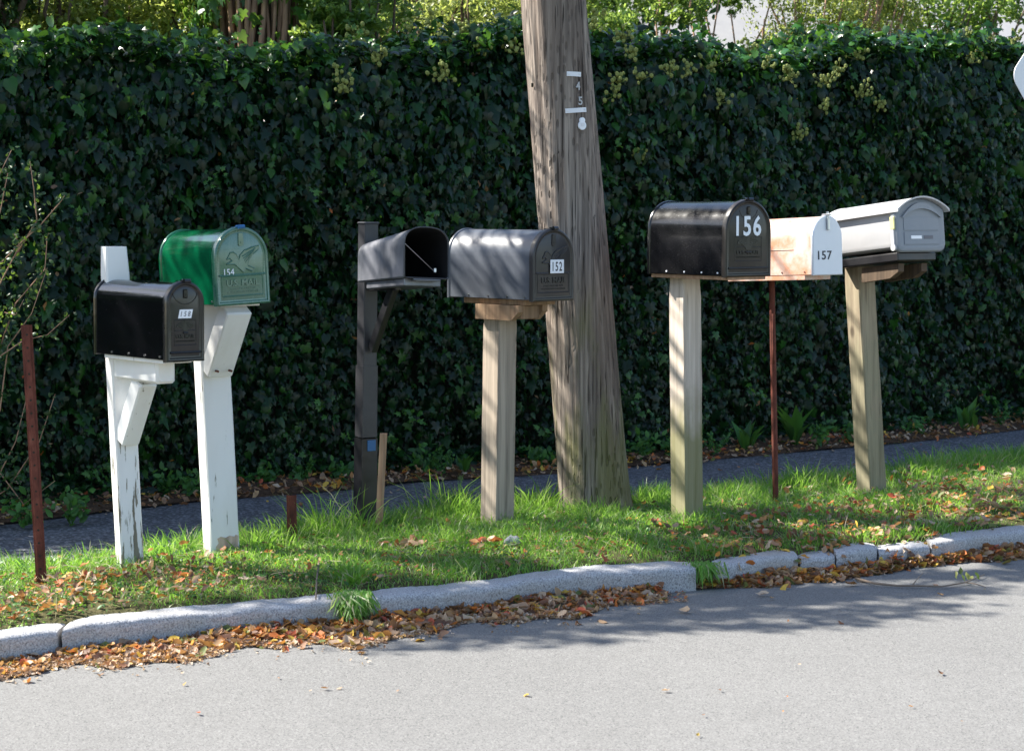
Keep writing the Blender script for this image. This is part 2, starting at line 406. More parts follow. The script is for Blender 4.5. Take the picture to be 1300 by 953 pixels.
OV_F = [(6, i, (i + 1) % 6) for i in range(6)]
SM_V = [(0, -.5, 0), (.24, 0, -.05), (0, .5, -.03), (-.24, 0, -.05)]
SM_F = [(0, 1, 2), (0, 2, 3)]
CU_V = [(0, -.5, .1), (.22, -.28, .18), (.3, .02, .16), (.17, .3, .05), (0, .56, .16), (-.2, .27, .03), (-.28, .0, .2), (-.2, -.3, .1), (0, .28, -.02), (0, .0, .0), (0, -.25, .02)]
CU_F = [(0, 1, 10), (1, 2, 9), (1, 9, 10), (2, 3, 8), (2, 8, 9), (3, 4, 8), (4, 5, 8), (5, 6, 9), (5, 9, 8), (6, 7, 10), (6, 10, 9), (7, 0, 10)]
def rdir(n):
    return nrm(rng.normal(size=(n, 3)))

# ------------------------------------------------------------------ ground lines, all in world metres
def line(pxs, z):
    P = np.array([gnd(x, y, z)[:2] for x, y in pxs]); P = P[np.argsort(P[:, 0])]
    s = .53
    return (np.concatenate([[P[0, 0] - 60], P[:, 0], [P[-1, 0] + 60]]), np.concatenate([[P[0, 1] - 60 * s], P[:, 1], [P[-1, 1] + 60 * s]]))
ROADZ = -.10
kb = line([(-100, 814), (0, 797), (120, 781), (240, 767), (480, 747), (600, 735), (720, 720), (881, 710), (980, 698), (1112, 686), (1235, 673), (1300, 666)], 0)  # back of kerb
sf = line([(0, 722), (250, 697), (400, 680), (650, 655), (850, 636), (1000, 617), (1200, 590), (1300, 578)], 0)    # footpath front edge
sb = line([(0, 668), (250, 638), (440, 623), (530, 613), (700, 603), (820, 592), (1000, 576), (1150, 563), (1300, 546)], 0)
hb = line([(0, 645), (250, 622), (530, 600), (820, 578), (1000, 560), (1300, 530)], 0)
def at(l, x): return np.interp(x, l[0], l[1])
KW = .15
def shifted(l, d): return (l[0], l[1] - d * 1.12)
kf = shifted(kb, KW)
def gz(x, y):
    return gz0(x, y) - .06 * np.clip((at(kb, x) - .005 - y) / .09, 0, 1)
def gz0(x, y):
    "height of the verge soil"
    a = at(kb, x); b = at(sf, x); u = np.clip((y - a) / (b - a), 0, 1)
    return .010 * np.sin(u * PI) + .005 * np.sin(x * 5.1 + y * 3) * np.sin(u * PI) + .002
def strip(name, A, B, mat, z=0, x0=-45, x1=45, step=.12, rows=1, zf=None, kind='structure', ext=None):
    xs = np.unique(np.concatenate([np.linspace(x0, -6, 12), np.arange(-6, 7, step), np.linspace(7, x1, 12)]))
    V = []; Fc = []
    for r in range(rows + 1):
        u = r / rows
        ya = A(xs) if callable(A) else at(A, xs); yb = B(xs) if callable(B) else at(B, xs)
        y = ya * (1 - u) + yb * u
        zz = zf(xs, y) if zf else np.full_like(xs, z)
        V.append(np.stack([xs, y, zz], 1))
    n = len(xs)
    for r in range(rows):
        i = np.arange(n - 1); Fc.append(np.stack([r * n + i, r * n + i + 1, (r + 1) * n + i + 1, (r + 1) * n + i], 1))
    o = meshobj(name, np.concatenate(V), np.concatenate(Fc), mat, smooth=True); return tag(o, kind=kind)

g = meshobj('ground', [(-400, -400, -.22), (400, -400, -.22), (400, 400, -.22), (-400, 400, -.22)], [(0, 1, 2, 3)], MT['lawn']); tag(g, kind='structure')
strip('road', lambda x: at(kb, x) - 9.2, lambda x: at(kb, x) - .10, MT['road'], ROADZ, step=.5)
strip('far_verge', lambda x: at(kb, x) - 60, lambda x: at(kb, x) - 9.2, MT['lawn'], -.09, step=1)
strip('verge', lambda x: at(kb, x) - .10, lambda x: at(sf, x) + .05, MT['soil'], rows=24, zf=gz, step=.1)
strip('footpath', lambda x: at(sf, x) - .12, lambda x: at(sb, x) + .1, MT['path'], 0.006, step=.3)
strip('planting_bed', lambda x: at(sb, x) - .02, lambda x: at(hb, x) + .35, MT['litterbed'], rows=4, zf=lambda x, y: .012 + .03 * np.clip((y - at(sb, x)) / .3, 0, 1) + .01 * np.sin(x * 9) * np.sin(y * 7), step=.15)
strip('lawn', lambda x: at(hb, x) + .3, lambda x: at(hb, x) + 90, MT['lawn'], .03, step=1)

# kerb stones
def kerb(px0, px1, drop=0, seed=0):
    r = np.random.default_rng(seed)
    X0 = gnd(px0, 700, 0)[0]; 
    def xat(px):
        return solve(lambda X: proj((X, at(kf, X), 0))[0], px, -7, 12)
    X0, X1 = xat(px0), xat(px1); n = max(6, int((X1 - X0) / .022)); rings = []
    for i in range(n + 1):
        u = i / n; X = X0 + (X1 - X0) * u; Y = at(kf, X)
        e = .014 * math.exp(-min(i, n - i) * .6)
        f = .005 * math.sin(X * 7 + seed) + .004 * math.sin(X * 31 + seed) + r.normal() * .0018; tz = -drop + .004 * math.sin(X * 5 + seed * 2) + .002 * math.sin(X * 23 + seed) + r.normal() * .0010 - e * .6
        sec = [(-.02, -.25), (.0 + f * .3 - .0, ROADZ - .02), (f + .006 + e, -.07), (f * .8 + .002 + e, -.035), (f + .002 + e, tz - .022 + r.normal() * .002), (f + .006 + e, tz - .010), (f + .016 + e, tz - .002), (.045, tz + r.normal() * .001), (.09, tz + r.normal() * .001), (KW - .012 - e, tz), (KW - e, tz - .02), (KW, -.25)]
        rings.append([(X, Y + a * 1.12, z) for a, z in sec])
    mb = MB().loft(rings); return tag(mb.build('kerb', MT['granite'], auto=40), kind='structure')
for i, (a, b, d) in enumerate([(-1100, -330, 0), (-320, 71, .0), (77, 437, 0), (458, 884, 0), (908, 1014, .002), (1017, 1061, .012), (1063, 1115, .0), (1117, 1181, .010), (1184, 1620, .0), (1628, 2000, 0)]):
    kerb(a, b, d, i + 3)

# ------------------------------------------------------------------ grass
TX = rng.uniform
def blades(n, xr, ur, hfun, wid=(.0022, .0058), lean=.75, keep=None):
    x = rng.uniform(*xr, n); u = rng.uniform(*ur, n)
    y = at(kb, x) * (1 - u) + at(sf, x) * u + rng.normal(size=n) * .01
    if keep is not None:
        k = keep(x, u); x, y, u = x[k], y[k], u[k]
    n = len(x); h = hfun(x, u) * rng.uniform(.5, 1.25, n)
    P = np.stack([x, y, gz(x, y) - .004], 1)
    a = rng.uniform(0, 2 * PI, n); L = np.stack([np.cos(a), np.sin(a), np.zeros(n)], 1) * (rng.uniform(.1, 1, n) * lean * 2)[:, None]
    wdir = np.stack([-np.sin(a), np.cos(a), np.zeros(n)], 1)
    # twist so that many blades face the camera
    b2 = rng.uniform(0, PI, n); wdir = np.stack([np.cos(b2), np.sin(b2) * .6, np.zeros(n)], 1)
    W = rng.uniform(*wid, n)[:, None]
    V = []
    for (t, ww) in ((0, .8), (.35, 1), (.7, .7)):
        c = P + h[:, None] * (np.array([0, 0, 1]) * (t - .25 * t * t * np.linalg.norm(L, axis=1, keepdims=True)) + L * t * t)
        V += [c - wdir * W * ww / 2 * 1.0, c + wdir * W * ww / 2]
    t = 1.0; c = P + h[:, None] * (np.array([0, 0, 1]) * (t - .25 * t * t * np.linalg.norm(L, axis=1, keepdims=True)) + L * t * t); V.append(c)
    V = np.stack(V, 1).reshape(-1, 3)
    tf = np.array([(0, 1, 3), (0, 3, 2), (2, 3, 5), (2, 5, 4), (4, 5, 6)])
    Fc = (tf[None] + (np.arange(n) * 7)[:, None, None]).reshape(-1, 3)
    return V, Fc
def pX(px, py): return gnd(px, py)[0]
def hmap(x, u):
    lush = .5 + .5 * np.exp(-((x - .1) / .9) ** 2) + .15 * np.sin(x * 6.3 + 1) * np.sin(u * 7 + x * 2) + .12 * np.sin(x * 13 + u * 5)
    left = 1 / (1 + np.exp(-(x + 1.55) * 6))
    rag = 1 + .45 * np.sin(x * 11 + u * 9) * np.sin(x * 4.7 - u * 5)
    return (.024 + .052 * lush * (.35 + .65 * left)) * (.55 + .75 * u) * rag
dens = lambda x, u: rng.uniform(size=len(x)) < (.40 + .35 * u + .25 * np.sin(x * 9.3 + 4 * u) * np.sin(x * 3.1 - u * 6) + .25 * np.exp(-((x - .1) / 1.0) ** 2) - .25 * (x < -1.3) * (u < .5))
gp = [blades(125000, (-3.6, 4.6), (-.02, 1.06), hmap, keep=dens)]
def tuft(px, py, r, n, h, lean=.5):
    c = gnd(px, py); x = c[0] + rng.normal(size=n) * r; y = c[1] + rng.normal(size=n) * r
    u0 = (y - at(kb, x)) / (at(sf, x) - at(kb, x))
    k = (u0 > -.05) & (u0 < 1.15); x, y, u0 = x[k], y[k], u0[k]
    V = []; n = len(x)
    a = np.arctan2(y - c[1], x - c[0]) + rng.normal(size=n) * .6
    hh = h * rng.uniform(.45, 1.15, n); ln = rng.uniform(.15, 1, n) * lean * 2
    L = np.stack([np.cos(a), np.sin(a), np.zeros(n)], 1) * ln[:, None]
    P = np.stack([x, y, gz(x, y) - .004], 1); b2 = rng.uniform(-.6, .6, n); wd = np.stack([np.cos(b2), np.sin(b2), np.zeros(n)], 1); W = rng.uniform(.003, .0062, n)[:, None]
    for (t, ww) in ((0, .8), (.35, 1), (.7, .7)):
        cc = P + hh[:, None] * (np.array([0, 0, 1]) * (t - .3 * t * t * ln[:, None]) + L * t * t); V += [cc - wd * W * ww / 2, cc + wd * W * ww / 2]
    t = 1; V.append(P + hh[:, None] * (np.array([0, 0, 1]) * (t - .3 * t * t * ln[:, None]) + L * t * t))
    V = np.stack(V, 1).reshape(-1, 3); tf = np.array([(0, 1, 3), (0, 3, 2), (2, 3, 5), (2, 5, 4), (4, 5, 6)])
    return V, (tf[None] + (np.arange(n) * 7)[:, None, None]).reshape(-1, 3)
for (px, py, r, n, h) in [(595, 655, .08, 260, .17), (560, 660, .11, 320, .13), (530, 664, .10, 200, .10), (665, 652, .07, 220, .15), (695, 650, .09, 240, .14), (745, 648, .05, 60, .12), (682, 655, .04, 40, .24), (572, 660, .05, 40, .25), (545, 662, .04, 20, .27),
                          (425, 680, .10, 240, .15), (405, 682, .05, 50, .25), (385, 686, .08, 180, .13), (345, 692, .09, 200, .12), (325, 697, .07, 130, .11), (475, 676, .07, 90, .15), (460, 678, .03, 10, .30), (500, 672, .08, 160, .12), (445, 682, .03, 12, .27),
                          (812, 640, .06, 110, .12), (835, 640, .05, 70, .12), (915, 635, .08, 160, .11), (945, 628, .07, 130, .11), (985, 622, .1, 180, .11), (1040, 618, .12, 240, .11), (1020, 618, .05, 40, .18), (1080, 612, .1, 180, .10), (1150, 606, .12, 240, .11), (1200, 598, .14, 300, .11), (1250, 590, .14, 300, .11), (1290, 585, .14, 260, .11), (1180, 600, .06, 50, .18),
                          (1120, 640, .15, 260, .07), (1180, 645, .15, 260, .07), (1050, 655, .15, 240, .07), (215, 700, .08, 130, .10), (240, 697, .06, 100, .11), (190, 705, .05, 60, .09), (140, 712, .06, 70, .08), (110, 716, .06, 80, .08), (30, 726, .1, 120, .09), (75, 722, .08, 100, .08),
                          (445, 735, .035, 220, .08), (450, 742, .02, 120, .08), (896, 703, .03, 110, .08), (1170, 676, .06, 160, .07), (1205, 672, .08, 160, .07), (1030, 690, .08, 160, .06), (1090, 685, .08, 200, .06), (1140, 680, .08, 200, .06),
                          (655, 690, .08, 120, .07), (690, 682, .1, 180, .08), (600, 690, .1, 160, .07), (760, 685, .12, 200, .07), (870, 672, .05, 60, .08)]:
    gp.append(tuft(px, py, r, n, h))
# flat dry blades and low broad leaves among the grass
n = 3400; x = rng.uniform(-3.4, 4.2, n); u = rng.uniform(0, 1, n); y = at(kb, x) * (1 - u) + at(sf, x) * u
P = np.stack([x, y, gz(x, y) + rng.uniform(.008, .05, n)], 1); T = rdir(n) * [1, 1, .35]
dryb = leaves(P, T, rdir(n) * .5 + [0, -.3, 1], rng.uniform(.03, .09, n), [(-.016, -.5, 0), (.016, -.5, 0), (.016, .2, .06), (-.016, .2, .06), (0, .5, .0)], [(0, 1, 2), (0, 2, 3), (3, 2, 4)])
V, Fc = merge(gp)
grass = meshobj('grass', V, Fc, MT['grass']); tag(grass, 'green verge grass with longer tufts around the mailbox posts', 'grass', kind='stuff')
MT['straw'] = leafmat('dry_grass', [(.4, .35, .22), (.32, .3, .15), (.24, .3, .09), (.18, .3, .07), (.45, .4, .28)], .5, .4, .35, (.6, .6, .3))
tag(meshobj('dry_grass', dryb[0], dryb[1], MT['straw']), 'straw coloured dry blades lying in the green verge', 'grass', kind='stuff')
n = 9000; x = rng.uniform(-3.4, 4.2, n); u = rng.uniform(0, 1, n) ** 1.15
k = rng.uniform(size=n) < (.35 + .5 * np.sin(x * 4.3 + 2) * np.sin(u * 6 + x * 3) + .35 * (x < -1.2)); x, u = x[k], u[k]; n = len(x)
y = at(kb, x) * (1 - u) + at(sf, x) * u
v_ = leaves(np.stack([x, y, gz(x, y) + rng.uniform(.006, .045, n)], 1), rdir(n) * [1, 1, .3], rdir(n) * .5 + [0, -.2, 1], rng.uniform(.012, .028, n), OV_V, OV_F)
tag(meshobj('clover', v_[0], v_[1], MT['weed']), 'low clover and broad leaves between the grass blades', 'ground cover', kind='stuff')
# grass spilling through the kerb gap
def spill(px, zt, n, L, w_):
    X = solve(lambda X: proj((X, at(kf, X), 0))[0], px, -7, 12); Y = at(kf, X)
    Pn = np.stack([X + rng.normal(size=n) * w_, Y + .04 + rng.normal(size=n) * .03, np.full(n, zt)], 1)
    T = np.stack([rng.normal(size=n) * .35 + .12, -np.abs(rng.normal(size=n)) * .45 - .25, -rng.uniform(.3, 1.2, n)], 1)
    N = np.stack([rng.normal(size=n) * .5, -np.ones(n), rng.uniform(0, 1, n)], 1)
    return leaves(Pn, T, N, L * rng.uniform(.5, 1.3, n), [(-.03, -.1, 0), (.03, -.1, 0), (.03, .5, .12), (-.03, .5, .12), (0, 1, 0)], [(0, 1, 2), (0, 2, 3), (3, 2, 4)])
V, Fc = merge([spill(447, .012, 520, .085, .028), spill(449, -.03, 320, .07, .02), spill(896, .0, 150, .08, .03)])
tg = meshobj('grass_tuft', V, Fc, MT['grass']); tag(tg, 'grass spilling down through the gaps between kerb stones', 'grass', kind='stuff')

# ------------------------------------------------------------------ fallen leaves
def dead(n, P, size=(.03, .065), flat=.5, tmpl=(CU_V, CU_F)):
    T = rdir(n); T[:, 2] *= flat; N = np.stack([rng.normal(size=n) * flat, rng.normal(size=n) * flat, np.where(rng.uniform(size=n) < .7, 1, -1)], 1)
    return leaves(P, T, N, rng.uniform(*size, n), *tmpl)
# gutter drift: world outer edge
go = line([(-100, 875), (0, 863), (100, 850), (250, 834), (400, 822), (500, 812), (640, 791), (740, 779), (845, 763)], ROADZ)
go2 = line([(880, 744), (920, 746), (1000, 744), (1050, 739), (1100, 730), (1200, 716), (1300, 709), (1400, 702)], ROADZ)
def gutter(n, xr, outer, size, pw=1.6, hp=.05):
    x = rng.uniform(*xr, n); a = at(kf, x) - .01; b = at(outer, x); v = rng.uniform(size=n) ** pw
    tl = rng.uniform(size=n) < .07; v = np.where(tl, v + rng.exponential(.22, n), v)
    wv = 1 + .22 * np.sin(x * 9) + .15 * np.sin(x * 23 + 2)
    y = a + (b - a) * v * wv + 0
    hgt = hp * np.clip(1 - v * 1.2, 0, 1) * (.6 + .4 * np.sin(x * 6 + 1) ** 2)
    P = np.stack([x, y, ROADZ + .006 + rng.uniform(size=n) ** .7 * hgt], 1); return dead(n, P, size, .45)
xa, xb_ = gnd(-120, 860, ROADZ)[0], gnd(842, 750, ROADZ)[0]
xc, xd = gnd(884, 738, ROADZ)[0], gnd(1400, 700, ROADZ)[0]
xm = gnd(250, 830, ROADZ)[0]
parts = [gutter(620, (xa, xm), go, (.022, .06), 1.3, .025), gutter(1300, (xm, xb_), go, (.022, .068), 1.9, .035), gutter(1600, (xc, xd), go2, (.025, .07), 1.3, .05)]
ch = [gutter(5200, (xa, xm), go, (.008, .028), .8, .015), gutter(7000, (xm, xb_), go, (.007, .022), .75, .012), gutter(4000, (xc, xd), go2, (.007, .022), .75, .012)]
V, Fc = merge(ch); tag(meshobj('leaf_crumbs', V, Fc, MT['chips']), 'pale crumbled leaf bits spread along the gutter', 'leaves', kind='stuff')
x = rng.uniform(gnd(800, 765, ROADZ)[0], gnd(870, 755, ROADZ)[0], 260); y = at(kf, x) - rng.uniform(0.02, .22, 260)
parts.append(dead(260, np.stack([x, y, np.full(260, ROADZ + .006)], 1), (.006, .018), .2))
x = rng.uniform(-3, 3.5, 60); y = at(kf, x) - rng.uniform(.1, 2.5, 60)
parts.append(dead(60, np.stack([x, y, np.full(60, ROADZ + .008)], 1), (.008, .035), .2))
for px, py in [(968, 757), (1080, 744), (765, 790), (870, 778), (1000, 738), (1095, 738)]:
    p = gnd(px, py, ROADZ); parts.append(dead(1, np.array([[p[0], p[1], ROADZ + .01]]), (.05, .07), .2))
V, Fc = merge(parts)
tag(meshobj('fallen_leaves', V, Fc, MT['dead']), 'brown and orange fallen leaves drifted along the gutter', 'leaves', kind='stuff')
# on the verge
def verge_leaves(n, xr, ur, size=(.02, .05)):
    x = rng.uniform(*xr, n); u = rng.uniform(*ur, n); y = at(kb, x) * (1 - u) + at(sf, x) * u
    P = np.stack([x, y, gz(x, y) + rng.uniform(.012, .045, n)], 1); return dead(n, P, size, .5)
parts = [verge_leaves(650, (-3, 4), (0.02, .95)), verge_leaves(150, (gnd(905, 700)[0], gnd(1190, 680)[0]), (-.10, .06), (.03, .055)), verge_leaves(40, (gnd(1190, 700)[0], gnd(1330, 680)[0]), (-.08, .06), (.03, .055)), verge_leaves(9, (gnd(512, 697)[0], gnd(535, 697)[0]), (.50, .56), (.05, .075)), verge_leaves(7, (gnd(600, 700)[0], gnd(640, 700)[0]), (.38, .44), (.05, .075)), verge_leaves(330, (gnd(840, 690)[0], gnd(1300, 660)[0]), (.0, .5), (.025, .055)), verge_leaves(170, (gnd(0, 780)[0], gnd(120, 770)[0]), (.05, .6)),
         verge_leaves(140, (gnd(1180, 650)[0], gnd(1330, 640)[0]), (.0, .9), (.03, .06)), verge_leaves(120, (gnd(120, 770)[0], gnd(300, 750)[0]), (.05, .7)), verge_leaves(2500, (-3, 4), (0.0, .6), (.006, .02))]
V, Fc = merge(parts)
tag(meshobj('fallen_leaves', V, Fc, MT['dead']), 'scattered fallen leaves lying in the verge grass', 'leaves', kind='stuff')
n = 3300
x = rng.uniform(-3.5, 5.5, n); a = at(sb, x) - .05 - .07 * np.sin(x * 5) * np.sin(x * 13 + 1) - .10 * rng.uniform(0, 1, n) ** 2; b = at(hb, x) + .05; y = a + (b - a) * rng.uniform(0, 1, n) ** 1.2
parts = [dead(n, np.stack([x, y, .015 + rng.uniform(0, .05, n)], 1), (.02, .055), .45)]
n = 70; x = rng.uniform(-3, 4, n); y = at(sf, x) + (at(sb, x) - at(sf, x)) * rng.uniform(0, 1, n)
parts.append(dead(n, np.stack([x, y, np.full(n, .012)], 1), (.01, .045), .2))
V, Fc = merge(parts)
tag(meshobj('fallen_leaves', V, Fc, MT['dead']), 'leaf litter between the footpath and the foot of the hedge', 'leaves', kind='stuff')

# footpath crack
pts = [gnd(px, py, 0.012) for px, py in [(1190, 558), (1205, 562), (1222, 565), (1240, 569), (1262, 572), (1300, 577)]]
mb = MB()
for i in range(len(pts) - 1):
    a, b = pts[i], pts[i + 1]; wv = .012 if i % 2 else .018
    mb.add([a + [0, -wv, 0], b + [0, -wv, 0], b + [0, wv, 0], a + [0, wv, 0]], [(0, 1, 2, 3)])
tag(mb.build('footpath_crack', MT['core']), kind='structure')

MT['tag_grey'] = simple('dull_tag_metal', (.42, .42, .43), .5, .2)
# ------------------------------------------------------------------ utility pole
def fbm(x, y, s=0):
    return (math.sin(x * 1.7 + s) * math.cos(y * 1.3 + s * 2) + .5 * math.sin(x * 3.9 + y * 2.1 + s) + .25 * math.sin(x * 8.3 - y * 4.7)) / 1.75
PD = 9.22
pb = dep(757, 655, PD); pb[2] = 0
slope = (dep(702, 0, PD)[0] - pb[0]) / (dep(702, 0, PD)[2])
pole = thing('utility_pole', pb, 0, 'leaning weathered wooden utility pole with number tags', 'utility pole')
NS = 72; rings = []
zs = list(np.linspace(-.3, 3.0, 130)) + list(np.linspace(3.1, 9, 30))
for z in zs:
    r = .171 - .0052 * z + (.018 * math.exp(-max(z, 0) * 9)); ring = []
    for k in range(NS):
        a = 2 * PI * k / NS
        dr = .0035 * fbm(k * .9, z * 1.1, 1) + .003 * fbm(k * .35, z * .4, 3) + (-.008 if fbm(k * 2.3, z * .8, 7) > .55 else 0)
        ring.append((slope * z + (r + dr) * math.cos(a), (r + dr) * math.sin(a), z))
    rings.append(ring)
MB().loft(rings).build('shaft', MT['pole'], pole, smooth=True)
def on_pole(px, py, out=.004):
    "point on the pole's camera side under a pixel, and the surface's yaw"
    best = None
    r = ray(px, py); t = (PD - .16) / r[1]
    P = np.array([0, 0, EYE]) + r * t
    z = P[2]; cx = pb[0] + slope * z; R = .171 - .0052 * z + out
    dx = P[0] - cx; ang = math.asin(max(-1, min(1, dx / R)))
    return np.array([cx + R * math.sin(ang), PD - R * math.cos(ang), z]) - pb, ang
def pole_piece(name, mb, mat, px, py, roll=0, out=.004):
    p, ang = on_pole(px, py, out); o = mb.build(name, mat, pole); o.location = p; o.rotation_euler = (0, roll, ang); return o
for (px, py, ww, roll) in [(729, 94, .075, .02), (732, 140, .11, -.08)]:
    mb = MB(); n = 8
    vs = []
    for yy in (0, .002):
        for zz in (-.011, .011):
            for i in range(n + 1):
                u = (i / n - .5) * ww; vs.append((u, yy + .16 - math.sqrt(.16 ** 2 - u * u) - .002, zz))
    m1 = n + 1; fs = []
    for i in range(n):
        fs += [(i, i + 1, m1 + i + 1, m1 + i), (2 * m1 + i, 3 * m1 + i, 3 * m1 + i + 1, 2 * m1 + i + 1)]
    mb.add(vs, fs)
    for sx in (-1, 1):
        u = sx * (ww / 2 - .008); mb.tube([(u, .16 - math.sqrt(.16 ** 2 - u * u) - .006, 0), (u, .004, 0)], .004)
    pole_piece('number_tag_strip', mb, MT['aluminium'], px, py, roll)
for s, px, py in (('4', 734, 109), ('5', 737, 128)):
    p, ang = on_pole(px, py, .005); o = text('digit', s, .022, .040, MT['tag_grey'], pole, tuple(p), .002, bold=.02); o.rotation_euler = (0, -.03, ang)
mb = MB(); mb.tube([(0, -.006, -.012), (0, .004, -.012)], .021, 20); mb.tube([(0, -.007, .012), (0, .004, .012)], .014, 20)
badge = pole_piece('reflector_badge', mb, MT['white'], 739, 156)
mb = MB(); mb.tube([(0, -.0105, -.008), (0, -.0075, -.008)], .009, 16); mb.build('reflector_dot', MT['aluminium'], badge)
mb = MB().box((0, 0, 0), (.008, .012, .02), .002); pole_piece('nail_hole', mb, MT['core'], 676, 107)

# ------------------------------------------------------------------ mailboxes
def arch(wd, h, e=0.0, n=20):
    r = wd / 2; pts = [(-r + e, e)]
    for i in range(n + 1):
        a = PI - PI * i / n; pts.append(((r - e) * math.cos(a), (h - r) + (r - e) * math.sin(a)))
    pts.append((r - e, e)); return pts
def ringat(wd, h, e, y): return [(x, y, z) for x, z in arch(wd, h, e)]
def fit(fbl, fbr_x, bbl_x, apex_y, d, yaw):
    A = dep(fbl[0], fbl[1], d); xd = np.array([math.cos(yaw), math.sin(yaw), 0]); yd = np.array([-math.sin(yaw), math.cos(yaw), 0])
    wd = solve(lambda t: proj(A + t * xd)[0], fbr_x, .02, 1.5)
    L = solve(lambda t: proj(A + t * yd)[0], bbl_x, .05, 2.0)
    o = A + xd * wd / 2
    h = solve(lambda t: proj(o + np.array([0, 0, t]))[1], apex_y, .05, 1)
    print('FIT w %.3f L %.3f h %.3f origin %s' % (wd, L, h, o.round(2)))
    return o, wd, L, h
def centred(root, fbl, fbr_x, bbl_x, apex_y, yaw, ln, lat=0.0):
    "fit the box at the distance where its long axis passes over the post"
    xd = np.array([math.cos(yaw), math.sin(yaw)])
    def off(d):
        A = dep(fbl[0], fbl[1], d)
        wd = solve(lambda t: proj(A + t * np.array([xd[0], xd[1], 0]))[0], fbr_x, .02, 1.5); o = A[:2] + xd * wd / 2
        ry = root.rotation_euler[2]; l = np.array([ln[0] * A[2], ln[1] * A[2]]); c, s_ = math.cos(ry), math.sin(ry)
        P = np.array([root.location.x + l[0] * c - l[1] * s_, root.location.y + l[0] * s_ + l[1] * c])
        return float((o - P) @ xd)
    d = solve(off, lat, root.location.y - 1.2, root.location.y + .4)
    print('CENTRED d %.3f post %.3f' % (d, root.location.y)); return fit(fbl, fbr_x, bbl_x, apex_y, d, yaw)
def eagle(par, mat, s, loc):
    out = [(-.52, .12), (-.60, .02), (-.48, .06), (-.40, -.02), (-.62, -.14), (-.30, -.16), (-.18, -.26), (.02, -.44), (.08, -.30), (.34, -.42), (.44, -.34), (.18, -.22), (.22, -.06), (.40, .16), (.60, .30), (.66, .44), (.40, .40), (.10, .30), (-.08, .14), (-.14, -.02), (-.24, .18), (-.36, .26), (-.46, .24)]
    mb = MB(); pts = [(x * s, z * s) for x, z in out]
    mb.poly(pts, -.004, .001)
    loop = [(x * s, -.003, z * s) for x, z in out] + [(out[0][0] * s, -.003, out[0][1] * s)]
    for i in range(len(loop) - 1): mb.tube([loop[i], loop[i + 1]], .0028, 6)
    for k in range(4):
        t = k / 3; mb.tube([((-.02 + .12 * t) * s, -.005, (.1 - .22 * t) * s), ((.5 - .14 * t) * s, -.005, (.36 - .2 * t) * s)], .0025, 6)
    o = mb.build('emblem', mat, par, auto=30); o.location = loc; return o
def spread_eagle(par, mat, s, loc):
    out = [(-.5, -.02), (-.46, .1), (-.3, .16), (-.16, .26), (-.06, .2), (-.04, .32), (.03, .36), (.06, .24), (.18, .26), (.3, .16), (.46, .1), (.5, -.02), (.3, -.04), (.16, -.12), (.1, -.22), (-.1, -.22), (-.16, -.12), (-.3, -.04)]
    mb = MB(); mb.poly([(x * s, z * s) for x, z in out], -.0022, .001)
    for sx in (-1, 1):
        for k in range(4): mb.tube([(sx * .08 * s, -.003, (.16 - k * .07) * s), (sx * (.44 - .05 * k) * s, -.003, (.08 - k * .045) * s)], .0014, 5)
    mb.tube([(-.12 * s, -.003, -.3 * s), (.12 * s, -.003, -.3 * s)], .004, 6)
    o = mb.build('emblem', mat, par, auto=30); o.location = loc; return o

